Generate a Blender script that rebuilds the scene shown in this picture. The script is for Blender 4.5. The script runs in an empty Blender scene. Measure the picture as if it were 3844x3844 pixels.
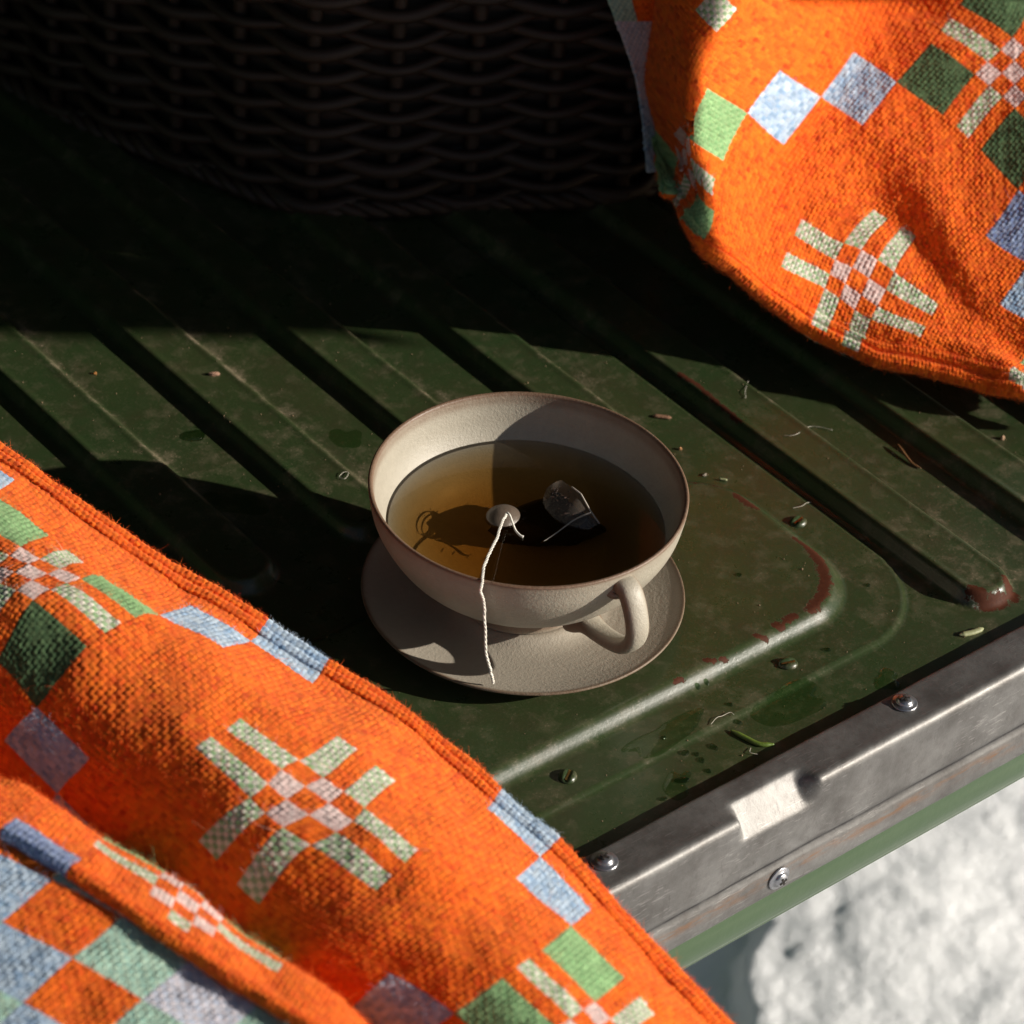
import bpy, bmesh, math, random
import numpy as np
from mathutils import Vector, Matrix

random.seed(7)
rng = np.random.default_rng(7)
S = bpy.context.scene
COL = S.collection
R_ = math.radians

# ------------------------------------------------------------------ camera
PX, FPX = 3844.0, 11722.0            # photograph width and focal length in its pixels
vx = np.array([17496., -7806., FPX]); vy = np.array([-12380., -10147., FPX])
X = vx/np.linalg.norm(vx); Y = vy/np.linalg.norm(vy)
Y = Y - X*(X@Y)/2; X = X - Y*(X@Y)/2
X /= np.linalg.norm(X); Y -= X*(X@Y); Y /= np.linalg.norm(Y)
Z = np.cross(X, Y)
if Z[1] > 0: Z = -Z
RM = np.array([X, Y, Z]).T
def ray(px, py): return np.array([(px-PX/2)/FPX, (py-PX/2)/FPX, 1.0])
OC = ray(1984, 1838)*FPX*0.120/1203 - RM@np.array([0, 0, .057])
CAM = -RM.T@OC
def at(px, py, z):
    """world point at height z that lies under a pixel (3844 px scale) of the photograph"""
    d = RM.T@ray(px, py)
    return CAM + d*((z-CAM[2])/d[2])
cam_data = bpy.data.cameras.new('camera'); cam = bpy.data.objects.new('camera', cam_data); COL.objects.link(cam)
S.camera = cam
cx, cy, cz = RM.T@np.array([1, 0, 0]), -(RM.T@np.array([0, 1, 0])), -(RM.T@np.array([0, 0, 1]))
cam.matrix_world = Matrix(((cx[0], cy[0], cz[0], CAM[0]), (cx[1], cy[1], cz[1], CAM[1]), (cx[2], cy[2], cz[2], CAM[2]), (0, 0, 0, 1)))
cam_data.sensor_width = 36; cam_data.sensor_height = 36
cam_data.lens = 36*FPX/PX
cam_data.clip_start = .05; cam_data.clip_end = 200
cam_data.dof.use_dof = True
cam_data.dof.focus_distance = 1.175
cam_data.dof.aperture_fstop = 16

# ------------------------------------------------------------------ world and sun
SUN_EL, SUN_AZ = R_(20.0), math.atan2(-.714, .70)          # the light comes from +x -y
w = bpy.data.worlds.new('World'); S.world = w; w.use_nodes = True
nt = w.node_tree; nt.nodes.clear()
sky = nt.nodes.new('ShaderNodeTexSky'); sky.sky_type = 'NISHITA'; sky.sun_disc = False
sky.sun_elevation = SUN_EL; sky.sun_rotation = math.pi/2-SUN_AZ
bg = nt.nodes.new('ShaderNodeBackground'); bg.inputs[1].default_value = .04
wo = nt.nodes.new('ShaderNodeOutputWorld')
nt.links.new(sky.outputs[0], bg.inputs[0]); nt.links.new(bg.outputs[0], wo.inputs[0])
sl = bpy.data.lights.new('sun', 'SUN'); sun = bpy.data.objects.new('sun', sl); COL.objects.link(sun)
sl.energy = 5.0; sl.angle = R_(.55); sl.color = (1, .935, .84)
sv = Vector((math.cos(SUN_AZ)*math.cos(SUN_EL), math.sin(SUN_AZ)*math.cos(SUN_EL), math.sin(SUN_EL)))
sun.rotation_euler = sv.to_track_quat('Z', 'Y').to_euler()
sun.location = (2, -2, 2)
sl.cycles.is_caustics_light = True
S.view_settings.view_transform = 'Standard'; S.view_settings.look = 'None'
S.view_settings.exposure = .46; S.view_settings.gamma = 1
S.view_settings.use_curve_mapping = False
S.render.engine = 'CYCLES'
S.cycles.use_denoising = True
try:
    S.cycles.denoiser = 'OPENIMAGEDENOISE'; S.cycles.denoising_input_passes = 'RGB_ALBEDO_NORMAL'
except Exception: pass
S.cycles.max_bounces = 8; S.cycles.transparent_max_bounces = 16; S.cycles.sample_clamp_indirect = 4
S.cycles.use_adaptive_sampling = False

# ------------------------------------------------------------------ helpers
def tag(o, label=None, cat=None, group=None, kind=None):
    if label: o['label'] = label
    if cat: o['category'] = cat
    if group: o['group'] = group
    if kind: o['kind'] = kind
    return o
def empty(name, loc=(0, 0, 0), **k):
    o = bpy.data.objects.new(name, None); COL.objects.link(o); o.location = loc; o.empty_display_size = .02
    return tag(o, **k)
def link(name, me, mat=None, parent=None, smooth=True):
    if mat and not me.materials: me.materials.append(mat)
    o = bpy.data.objects.new(name, me); COL.objects.link(o)
    if parent:
        o.parent = parent
        bpy.context.view_layer.update() if False else None
    if smooth and len(me.polygons): me.polygons.foreach_set('use_smooth', [True]*len(me.polygons))
    return o
def mesh(name, v, f):
    me = bpy.data.meshes.new(name); me.from_pydata([tuple(p) for p in v], [], [tuple(q) for q in f]); me.update(); return me
def grid_mesh(name, P, mask=None, close_u=False):
    """P: (n, m, 3) array of points -> quad mesh, made with foreach_set"""
    n, m = P.shape[:2]
    idx = np.arange(n*m).reshape(n, m)
    if close_u: idx = np.vstack([idx, idx[:1]])
    q = np.stack([idx[:-1, :-1], idx[1:, :-1], idx[1:, 1:], idx[:-1, 1:]], -1).reshape(-1, 4)
    keep = None
    if mask is not None:
        keep = mask.reshape(-1); q = q[keep]
    me = bpy.data.meshes.new(name)
    me.vertices.add(n*m); me.vertices.foreach_set('co', P.reshape(-1).astype(np.float32))
    k = len(q)
    me.loops.add(4*k); me.loops.foreach_set('vertex_index', q.reshape(-1).astype(np.int32))
    me.polygons.add(k)
    me.polygons.foreach_set('loop_start', (np.arange(k)*4).astype(np.int32))
    me.polygons.foreach_set('loop_total', np.full(k, 4, np.int32))
    me.polygons.foreach_set('use_smooth', np.ones(k, bool))
    me.update(calc_edges=True); me.validate()
    return me, keep
def lathe(name, prof, seg=96, cx=0, cy=0, close=True):
    prof = np.array(prof, float)
    th = np.linspace(0, 2*math.pi, seg, endpoint=False)
    P = np.zeros((seg, len(prof), 3))
    P[..., 0] = cx+np.cos(th)[:, None]*prof[None, :, 0]
    P[..., 1] = cy+np.sin(th)[:, None]*prof[None, :, 0]
    P[..., 2] = prof[None, :, 1]
    me, _ = grid_mesh(name, P, close_u=True)
    bm = bmesh.new(); bm.from_mesh(me); bmesh.ops.remove_doubles(bm, verts=bm.verts, dist=1e-6)
    bmesh.ops.recalc_face_normals(bm, faces=bm.faces); bm.to_mesh(me); bm.free()
    return me
def smoothline(pts, n):
    """Catmull-Rom through pts"""
    pts = np.array(pts, float); p = np.vstack([2*pts[0]-pts[1], pts, 2*pts[-1]-pts[-2]])
    m = len(pts)-1; t = np.linspace(0, m, n); i = np.minimum(t.astype(int), m-1); f = (t-i)[:, None]
    a, b, c, d = p[i], p[i+1], p[i+2], p[i+3]
    return .5*((2*b)+(-a+c)*f+(2*a-5*b+4*c-d)*f**2+(-a+3*b-3*c+d)*f**3)
def tube_mesh(name, path, rad, sides=8, flat=None, cap=True):
    """tube round a 3D path; rad number or per point; flat=(axis, factor) squashes"""
    path = np.array(path, float); n = len(path)
    rad = np.full(n, rad) if np.isscalar(rad) else np.array(rad, float)
    t = np.gradient(path, axis=0); t /= np.linalg.norm(t, axis=1)[:, None]+1e-12
    nrm = np.array([0, 0, 1.0]) if abs(t[0][2]) < .9 else np.array([1.0, 0, 0])
    P = np.zeros((n, sides, 3)); a = np.linspace(0, 2*math.pi, sides, endpoint=False)
    for i in range(n):
        nrm = nrm - t[i]*(nrm@t[i]); nrm /= np.linalg.norm(nrm); b = np.cross(t[i], nrm)
        r1 = rad[i]; r2 = rad[i]*(flat if flat else 1)
        P[i] = path[i]+np.outer(np.cos(a)*r1, nrm)+np.outer(np.sin(a)*r2, b)
    P = np.transpose(P, (1, 0, 2))
    me, _ = grid_mesh(name, P, close_u=True)
    if cap:
        bm = bmesh.new(); bm.from_mesh(me)
        bmesh.ops.holes_fill(bm, edges=[e for e in bm.edges if e.is_boundary])
        bmesh.ops.recalc_face_normals(bm, faces=bm.faces); bm.to_mesh(me); bm.free()
    return me
def box_mesh(name, x0, x1, y0, y1, z0, z1, bevel=0):
    bm = bmesh.new(); bmesh.ops.create_cube(bm, size=1)
    for v in bm.verts:
        v.co = ((x0+x1)/2+v.co.x*(x1-x0), (y0+y1)/2+v.co.y*(y1-y0), (z0+z1)/2+v.co.z*(z1-z0))
    if bevel: bmesh.ops.bevel(bm, geom=bm.edges[:], offset=bevel, segments=2, affect='EDGES')
    me = bpy.data.meshes.new(name); bm.to_mesh(me); bm.free(); return me

def noise2(x, y, seed=0, oct=4):
    """smooth value noise for numpy arrays, about -1..1"""
    out = np.zeros(np.broadcast(x, y).shape); amp = 1; tot = 0
    r = np.random.default_rng(seed); T = r.uniform(-1, 1, (256, 256))
    for o in range(oct):
        xi = np.floor(x).astype(int); yi = np.floor(y).astype(int); fx = x-xi; fy = y-yi
        fx = fx*fx*(3-2*fx); fy = fy*fy*(3-2*fy)
        g = lambda a, b: T[a % 256, b % 256]
        out += amp*((g(xi, yi)*(1-fx)+g(xi+1, yi)*fx)*(1-fy)+(g(xi, yi+1)*(1-fx)+g(xi+1, yi+1)*fx)*fy)
        tot += amp; amp *= .5; x = x*2.03+17.3; y = y*2.03+5.1
    return out/tot*1.4
def sstep(a, b, x):
    t = np.clip((x-a)/(b-a), 0, 1); return t*t*(3-2*t)

# ------------------------------------------------------------------ material helper
class M:
    def __init__(s, name):
        s.m = bpy.data.materials.new(name); s.m.use_nodes = True; s.t = s.m.node_tree; s.t.nodes.clear()
        s.out = s.n('ShaderNodeOutputMaterial')
    def n(s, typ, **k):
        nd = s.t.nodes.new(typ)
        for a, b in k.items():
            if hasattr(nd, a): setattr(nd, a, b)
        return nd
    def l(s, a, b): s.t.links.new(a, b)
    def set(s, sock, v):
        if hasattr(v, 'is_linked') or isinstance(v, bpy.types.NodeSocket): s.l(v, sock)
        elif isinstance(v, tuple) and len(v) == 3 and sock.type == 'RGBA': sock.default_value = (*v, 1)
        else: sock.default_value = v
    def bsdf(s, color=(.5, .5, .5), rough=.5, metal=0, bump=None, bumpd=.001, bstr=1, **k):
        b = s.n('ShaderNodeBsdfPrincipled')
        s.set(b.inputs['Base Color'], color); s.set(b.inputs['Roughness'], rough); s.set(b.inputs['Metallic'], metal)
        for a, v in k.items(): s.set(b.inputs[a.replace('_', ' ')], v)
        if bump is not None:
            bp = s.n('ShaderNodeBump'); bp.inputs['Distance'].default_value = bumpd; bp.inputs['Strength'].default_value = bstr
            s.l(bump, bp.inputs['Height']); s.l(bp.outputs[0], b.inputs['Normal'])
        s.l(b.outputs[0], s.out.inputs[0]); s.b = b
        return b
    def coord(s, which='Object'): return s.n('ShaderNodeTexCoord').outputs[which]
    def map(s, v, scale=(1, 1, 1), rot=(0, 0, 0)):
        m = s.n('ShaderNodeMapping'); s.l(v, m.inputs[0]); m.inputs['Scale'].default_value = scale; m.inputs['Rotation'].default_value = rot; return m.outputs[0]
    def noise(s, v, scale, detail=4, rough=.55, dist=0):
        n = s.n('ShaderNodeTexNoise'); s.l(v, n.inputs['Vector']); n.inputs['Scale'].default_value = scale
        n.inputs['Detail'].default_value = detail; n.inputs['Roughness'].default_value = rough; n.inputs['Distortion'].default_value = dist
        return n.outputs[0]
    def vor(s, v, scale, feature='F1', out=0):
        n = s.n('ShaderNodeTexVoronoi'); n.feature = feature; s.l(v, n.inputs['Vector']); n.inputs['Scale'].default_value = scale; return n.outputs[out]
    def ramp(s, v, stops, interp='LINEAR'):
        r = s.n('ShaderNodeValToRGB'); s.l(v, r.inputs[0]); e = r.color_ramp; e.interpolation = interp
        while len(e.elements) < len(stops): e.elements.new(.5)
        for el, (p, c) in zip(e.elements, stops):
            el.position = p; el.color = (*c, 1) if isinstance(c, tuple) else (c, c, c, 1)
        return r.outputs[0]
    def math(s, op, a, b=None, c=None):
        n = s.n('ShaderNodeMath'); n.operation = op; s.set(n.inputs[0], a)
        if b is not None: s.set(n.inputs[1], b)
        if c is not None: s.set(n.inputs[2], c)
        return n.outputs[0]
    def mix(s, f, a, b, mode='MIX'):
        n = s.n('ShaderNodeMix'); n.data_type = 'RGBA'; n.blend_type = mode
        s.set(n.inputs['Factor'], f) ; s.set(n.inputs[6], a); s.set(n.inputs[7], b); return n.outputs[2]
    def attr(s, name, out='Fac'):
        n = s.n('ShaderNodeAttribute'); n.attribute_name = name; return n.outputs[out]

# ------------------------------------------------------------------ materials
def m_green():
    m = M('green_paint'); c = m.coord()
    big = m.noise(c, 9, 3); mid = m.noise(c, 60, 5, .65); fine = m.noise(c, 500, 3, .7)
    col = m.mix(m.ramp(big, [(.35, 0.), (.65, 1.)]), (.022, .042, .014), (.033, .045, .016))
    col = m.mix(m.math('MULTIPLY', m.ramp(mid, [(.45, 0.), (.75, 1.)]), .6), col, (.036, .031, .014))
    # dust: speckles, streaks and the build-up beside the ribs
    dust = m.attr('dust')
    sp = m.ramp(m.noise(c, 900, 4, .8), [(.56, 0.), (.74, 1.)])
    pat = m.ramp(m.noise(c, 95, 5, .7), [(.50, 0.), (.70, 1.)])
    df = m.math('MULTIPLY', m.math('ADD', m.math('MULTIPLY', sp, .55), m.math('MULTIPLY', pat, m.math('ADD', .40, m.math('MULTIPLY', sp, 1.1)))), m.math('ADD', .42, m.math('MULTIPLY', dust, 1.9)))
    df = m.math('MINIMUM', m.math('ADD', df, m.math('MULTIPLY', m.math('MULTIPLY', dust, dust), m.math('MULTIPLY', fine, .9))), .9)
    col = m.mix(df, col, (.23, .175, .115))
    # scratches
    scr = m.ramp(m.noise(m.map(c, (600, 40, 1), (0, 0, .9)), 1, 3, .6), [(.68, 0.), (.72, 1.)])
    col = m.mix(m.math('MULTIPLY', scr, .25), col, (.12, .12, .09))
    # rust where the paint has chipped
    ra = m.math('ADD', m.attr('rust'), m.math('MULTIPLY', m.math('SUBTRACT', m.noise(c, 330, 6, .8), .5), 2.4))
    rm = m.ramp(ra, [(.50, 0.), (.53, 1.)])
    rim = m.ramp(ra, [(.42, 0.), (.50, 1.)])
    col = m.mix(m.math('MULTIPLY', rim, .22), col, (.11, .13, .07))
    rustc = m.mix(m.noise(c, 700, 4, .7), (.030, .0085, .005), (.095, .030, .014))
    col = m.mix(rm, col, rustc)
    wet = m.attr('wet')
    rough = m.math('ADD', m.math('ADD', .30, m.math('MULTIPLY', df, .5)), m.math('MULTIPLY', rm, .3))
    rough = m.math('ADD', rough, m.math('MULTIPLY', m.math('SUBTRACT', mid, .5), .25))
    h = m.math('ADD', m.math('MULTIPLY', fine, .25), m.math('MULTIPLY', mid, .5))
    h = m.math('SUBTRACT', m.math('ADD', h, m.math('MULTIPLY', df, .25)), m.math('MULTIPLY', rm, .8))
    b = m.bsdf(col, rough, 0, h, .0003, .55)
    m.l(m.math('SUBTRACT', .5, m.math('MULTIPLY', rm, .4)), b.inputs['Specular IOR Level'])
    return m.m
GREEN = m_green()
def m_barpaint():
    m = M('green_bar_paint'); c = m.coord()
    st = m.noise(m.map(c, (8, 200, 200)), 1, 4, .6)
    col = m.mix(m.ramp(st, [(.4, 0.), (.7, 1.)]), (.030, .065, .020), (.045, .080, .030))
    sp = m.ramp(m.vor(c, 350), [(.0, 1.), (.09, 0.)])
    col = m.mix(m.math('MULTIPLY', sp, .5), col, (.15, .14, .08))
    m.bsdf(col, .28, 0, m.noise(c, 300, 4), .0002, .4, Coat_Weight=.3)
    return m.m
BARPAINT = m_barpaint()
def m_metal(rusty=False):
    m = M('bare_zinc_metal'); c = m.coord()
    a = m.noise(c, 45, 5, .65); b_ = m.noise(c, 240, 5, .7); f = m.noise(c, 1500, 2, .6)
    col = m.mix(m.ramp(a, [(.3, 0.), (.7, 1.)]), (.115, .108, .102), (.235, .23, .222))
    col = m.mix(m.math('MULTIPLY', m.ramp(b_, [(.5, 0.), (.75, 1.)]), .45), col, (.10, .085, .08))
    scr = m.ramp(m.noise(m.map(c, (900, 120, 120), (0, .5, .6)), 1, 3, .6), [(.66, 0.), (.72, 1.)])
    col = m.mix(m.math('MULTIPLY', scr, .4), col, (.07, .06, .06))
    for rz, sc, am in (((0, 0, .25), (90, 1500, 900), .30), ((0, 0, -.9), (140, 1700, 900), .28), ((.3, 0, 1.3), (160, 1300, 700), .25)):
        q_ = m.ramp(m.noise(m.map(c, sc, rz), 1, 2, .5), [(.64, 0.), (.69, 1.)]); msk = m.ramp(m.noise(c, 38, 2), [(.45, 0.), (.6, 1.)])
        col = m.mix(m.math('MULTIPLY', m.math('MULTIPLY', q_, msk), am), col, (.48, .46, .44))
    sep = m.n('ShaderNodeSeparateXYZ'); m.l(c, sep.inputs[0])
    z = sep.outputs[2]
    # patchy darker tone along the groove and the rust run along the flange below it
    gro = m.math('SUBTRACT', 1., m.math('MINIMUM', m.math('ABSOLUTE', m.math('MULTIPLY', m.math('ADD', z, .0335), 420.)), 1.))
    col = m.mix(m.math('MULTIPLY', gro, m.ramp(m.noise(m.map(c, (60, 300, 300)), 1, 4), [(.3, .3), (.6, .9)])), col, (.035, .033, .035))
    run = m.math('SUBTRACT', 1., m.math('MINIMUM', m.math('ABSOLUTE', m.math('MULTIPLY', m.math('ADD', z, .0405), 260.)), 1.))
    rn = m.ramp(m.noise(m.map(c, (70, 400, 400)), 1, 5, .75), [(.45, 0.), (.62, 1.)])
    col = m.mix(m.math('MULTIPLY', m.math('MULTIPLY', run, rn), .75), col, (.27, .13, .06))
    low = m.ramp(z, [(0., 0.), (1., 0.)])
    rough = m.math('ADD', .46, m.math('MULTIPLY', a, .2))
    m.bsdf(col, rough, .75, m.math('ADD', m.math('MULTIPLY', b_, 1.), m.math('MULTIPLY', f, .25)), .00035, .5)
    return m.m
METAL = m_metal()
def m_plain(name, col, rough=.5, metal=0, nscale=400, bd=.0002, var=.25, **k):
    m = M(name); c = m.coord(); n = m.noise(c, nscale, 4, .6)
    cc = m.mix(n, tuple(x*(1-var) for x in col), tuple(min(1, x*(1+var)) for x in col))
    m.bsdf(cc, rough, metal, n, bd, .6, **k)
    return m.m
SCREW = m_plain('screw_zinc', (.36, .36, .38), .3, .9, 900)
SCREW_RUST = m_plain('screw_weathered', (.20, .145, .11), .6, .25, 900, .0004, .45)
GOLD = m_plain('screw_brass_core', (.35, .22, .07), .3, .9)
DARK = m_plain('dark_recess', (.02, .015, .012), .7)
def m_stone(name, base, brown, rim_z=None):
    m = M(name); c = m.coord()
    n1 = m.noise(c, 70, 4, .6); n2 = m.noise(c, 850, 4, .6)
    col = m.mix(n1, tuple(x*.86 for x in base), tuple(x*1.10 for x in base))
    col = m.mix(m.math('MULTIPLY', m.ramp(m.noise(c, 420, 3, .7), [(.45, 0.), (.7, 1.)]), .25), col, tuple(x*.7 for x in base))
    edge = m.attr('edge')
    e2 = m.math('MINIMUM', m.math('MULTIPLY', edge, m.math('ADD', .55, m.noise(c, 110, 4, .7))), 1.)
    col = m.mix(e2, col, brown)
    spk = m.ramp(m.vor(c, 230), [(.0, 1.), (.045, 0.)])
    spk = m.math('MULTIPLY', spk, m.ramp(m.noise(c, 60, 2), [(.55, 0.), (.6, 1.)]))
    col = m.mix(m.math('MULTIPLY', spk, .8), col, (.06, .035, .02))
    sr = m.n('ShaderNodeSeparateXYZ'); m.l(c, sr.inputs[0])
    rr = m.math('SQRT', m.math('ADD', m.math('MULTIPLY', sr.outputs[0], sr.outputs[0]), m.math('MULTIPLY', sr.outputs[1], sr.outputs[1])))
    ring = m.math('SINE', m.math('ADD', m.math('MULTIPLY', rr, 1700.), m.math('MULTIPLY', m.noise(c, 25, 2), 6.)))
    h = m.math('ADD', m.math('ADD', n2, m.math('MULTIPLY', m.noise(c, 2200, 2), .4)), m.math('MULTIPLY', ring, .06))
    m.bsdf(col, .52, 0, h, .00028, .8, Coat_Weight=.06, Coat_Roughness=.3)
    return m.m
GLAZE = m_stone('speckled_stoneware_glaze', (.35, .315, .25), (.15, .09, .055))
GLAZE2 = m_stone('matt_stoneware_glaze', (.335, .295, .235), (.14, .09, .055))
def m_water(name, tint=(1, 1, 1), rough=.02):
    m = M(name); fr = m.n('ShaderNodeFresnel'); fr.inputs[0].default_value = 1.33
    tr = m.n('ShaderNodeBsdfTransparent'); tr.inputs[0].default_value = (*tint, 1)
    gl = m.n('ShaderNodeBsdfGlossy'); gl.inputs['Roughness'].default_value = rough
    mx = m.n('ShaderNodeMixShader'); m.l(m.math('MULTIPLY', fr.outputs[0], m.math('SUBTRACT', 1., m.n('ShaderNodeNewGeometry').outputs['Backfacing'])), mx.inputs[0]); m.l(tr.outputs[0], mx.inputs[1]); m.l(gl.outputs[0], mx.inputs[2])
    m.l(mx.outputs[0], m.out.inputs[0])
    return m.m
WATER = m_water('water_film', (.74, .84, .70), .06)
DROPW = m_water('water_bead', (.52, .62, .48), .05)

# ------------------------------------------------------------------ tailgate
tail = empty('tailgate', (0, .2, -.01), label='dark green ribbed metal tailgate with a bare metal edge strip, everything stands on it', cat='tailgate')
CREST = [-61.5-59.1*2, -61.5-59.1, -61.5, -2.5, 55.9, 114.7, 174.7, 233.6, 292.5, 351.5, 410.5]
CREST = [x/1000 for x in CREST]
def rrect(x, y, x0, x1, y0, y1, r):
    """signed distance to a rounded rectangle"""
    cx_, cy_ = (x0+x1)/2, (y0+y1)/2
    qx = np.abs(x-cx_)-(x1-x0)/2+r; qy = np.abs(y-cy_)-(y1-y0)/2+r
    return np.hypot(np.maximum(qx, 0), np.maximum(qy, 0))+np.minimum(np.maximum(qx, qy), 0)-r
def panel_h(x, y):
    plate = rrect(x, y, -.60, .144, -.0915, .62, .042)
    z = np.where(plate < 0, -.0050, -.0062)+0*x
    z = -.0062+.0012*sstep(.0004, -.0006, plate)+.0004*np.exp(-(plate/.0007)**2)
    pad = rrect(x, y, -.19, .1185, -.0665, .027, .027)
    z = z+(0-z)*(1-sstep(-.0005, .0068, pad))
    for i, c in enumerate(CREST):
        y0 = -.098 if c > .15 else .072
        d = rrect(x, y, c-.0215, c-.001, y0, .60, .0098)
        t = 1-sstep(.0, .0048, d)
        top = -.0002+.0004*np.clip(1-np.abs(d+.001)/.002, 0, 1)
        z = z+(top-z)*t
    z = z+.00018*noise2(x*22, y*22, 5, 3)
    return z
xs = np.concatenate([np.arange(-.72, -.15, .008), np.arange(-.15, .28, .00115), np.arange(.28, .7201, .008)])
ys = np.concatenate([np.arange(-.1205, .30, .00115), np.arange(.30, .6201, .008)])
XX, YY = np.meshgrid(xs, ys, indexing='ij')
P = np.stack([XX, YY, panel_h(XX, YY)], -1)
me, _ = grid_mesh('panel', P)
# wear attributes
dust = np.zeros_like(XX)
for c in CREST:
    lim = .0 if c > .15 else .065
    f = (1-sstep(.0, .017, XX-c))**1.5
    dust = np.maximum(dust, np.where(XX > c-.0015, f, np.exp(-((XX-c)/.0016)**2))*sstep(-.11 if c > .15 else .055, -.09 if c > .15 else .08, YY))
dust = dust*(.45+.55*np.clip(noise2(XX*60, YY*25, 9, 4)+.4, 0, 1))
dust = np.clip(dust*(.55+.6*noise2(XX*230, YY*120, 15, 3))+.30*np.clip(noise2(XX*14, YY*14, 11, 3), 0, 1), 0, 1)
dust = dust*(1-.7*(1-sstep(-.02, .03, YY))*(XX < .14))
def poly_d(px, py):
    d = np.full(XX.shape, 9.)
    for (x0, y0), (x1, y1) in zip(px[:-1], px[1:]):
        dx, dy = x1-x0, y1-y0; t = np.clip(((XX-x0)*dx+(YY-y0)*dy)/(dx*dx+dy*dy+1e-12), 0, 1)
        d = np.minimum(d, np.hypot(XX-x0-t*dx, YY-y0-t*dy))
    return d
def c4(x, y): return tuple(at(2500+.6957*x, 1200+.6957*y, 0)[:2])
def c6(x, y): return tuple(at(2500+.6957*x, 2200+.6957*y, 0)[:2])
rust = np.zeros_like(XX)
for pts, wd in (([c4(775, 1230), c4(830, 1300), c4(862, 1400), c4(845, 1480), c4(780, 1560)], .0026),
                ([c4(120, 865), c4(220, 870), c4(300, 892)], .0016), ([c4(380, 945), c4(430, 985), c4(490, 1010)], .0019),
                ([c4(690, 1180), c4(740, 1210)], .0011), ([c4(655, 1620), c4(690, 1600)], .0022), ([c4(590, 1650), c4(620, 1655)], .0018),
                ([c4(1655, 1450), c4(1740, 1495), c4(1830, 1465)], .0026), ([c4(1850, 1400), c4(1885, 1440)], .0030),
                ([c4(75, 290), c4(160, 345), c4(280, 450)], .0013), ([c4(300, 460), c4(400, 545)], .0010),
                ([c6(210, 400), c6(260, 395)], .0012), ([c6(300, 385), c6(330, 380)], .001), ([c6(50, 510), c6(90, 495)], .0011),
                ([c6(600, 200), c6(610, 215)], .0014), ([c6(480, 265), c6(540, 275)], .0012)):
    rust = np.maximum(rust, np.clip(1.15-poly_d(pts, 0)/wd*.65, 0, 1))
for nm, arr in (('dust', dust), ('rust', rust)):
    a = me.attributes.new(nm, 'FLOAT', 'POINT'); a.data.foreach_set('value', arr.reshape(-1).astype(np.float32))
link('ribbed_panel', me, GREEN, tail)
for o in tail.children: o.matrix_parent_inverse = tail.matrix_world.inverted()

def edge_strip():
    prof = [(-.1188, -.0062), (-.1188, -.0030), (-.1192, -.0018), (-.1200, -.0014), (-.1240, -.0013), (-.1280, -.0013), (-.1310, -.0013), (-.1335, -.0012), (-.1352, -.0010), (-.1362, -.0011),
            (-.1374, -.0016), (-.1383, -.0026), (-.1386, -.0042), (-.1386, -.007), (-.1386, -.010), (-.1386, -.013), (-.1387, -.018), (-.1388, -.024), (-.1388, -.030), (-.1386, -.0318), (-.1378, -.0332), (-.1378, -.0345), (-.1388, -.0362),
            (-.1392, -.040), (-.1392, -.046), (-.1390, -.0492), (-.1382, -.0500), (-.134, -.0502)]
    # refine the part round the notch
    pr = []
    for a, b in zip(prof[:-1], prof[1:]):
        k = 1 if np.hypot(a[0]-b[0], a[1]-b[1]) < .0012 else max(1, int(np.hypot(a[0]-b[0], a[1]-b[1])/.0011))
        for i in range(k): pr.append((a[0]+(b[0]-a[0])*i/k, a[1]+(b[1]-a[1])*i/k))
    pr.append(prof[-1]); pr = np.array(pr)
    xs = np.concatenate([np.linspace(-.72, -.16, 30), np.arange(-.155, -.02, .003), np.arange(-.02, .045, .0008), np.arange(.045, .22, .003), np.linspace(.23, .72, 30)])
    P = np.zeros((len(xs), len(pr), 3)); P[..., 0] = xs[:, None]; P[..., 1] = pr[None, :, 0]; P[..., 2] = pr[None, :, 1]
    # the pressed notch: a flat ramp cut across the corner, with short side walls
    wgt = sstep(-.0095, -.0045, xs)*(1-sstep(.0238, .0315, xs))
    n = np.array([-(.0125-.0013), -(.1386-.1285)]); n = np.array([-.0112, .0101]); n = n/np.linalg.norm(n)   # outward normal (y,z)
    p0 = np.array([-.1285, -.0013])
    dist = (P[..., 1]-p0[0])*n[0]+(P[..., 2]-p0[1])*n[1]
    over = np.where(dist > 0, dist, 0)
    dmax = .5*(over+np.sqrt(over**2+1e-8))*(over > 0)
    P[..., 1] -= n[0]*dmax*wgt[:, None]; P[..., 2] -= n[1]*dmax*wgt[:, None]
    # metal beaten a little out of true
    P[..., 1] += .00022*noise2(P[..., 0]*35, P[..., 2]*60+3, 21, 3)
    P[..., 2] += .00014*noise2(P[..., 0]*45+7, P[..., 1]*80, 22, 3)
    me, _ = grid_mesh('edge_strip', P)
    bm = bmesh.new(); bm.from_mesh(me); bmesh.ops.recalc_face_normals(bm, faces=bm.faces)
    f = max(bm.faces, key=lambda f: f.calc_center_median().z)
    if f.normal.z < 0: bmesh.ops.reverse_faces(bm, faces=bm.faces)
    bm.to_mesh(me); bm.free()
    return me
def sub(name, me, mat, parent, label=None):
    o = link(name, me, mat, parent); o.matrix_parent_inverse = parent.matrix_world.inverted()
    if label: o['label'] = label
    return o
bpy.context.view_layer.update()
for o in tail.children: o.matrix_parent_inverse = tail.matrix_world.inverted()
sub('edge_strip', edge_strip(), METAL, tail)
pr = smoothline([(-.1378, -.0470), (-.1384, -.0500), (-.1388, -.0540), (-.1390, -.0580), (-.1388, -.0615), (-.1378, -.0650), (-.1345, -.0672), (-.11, -.0680)], 40)
xs = np.linspace(-.72, .72, 60)
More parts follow.
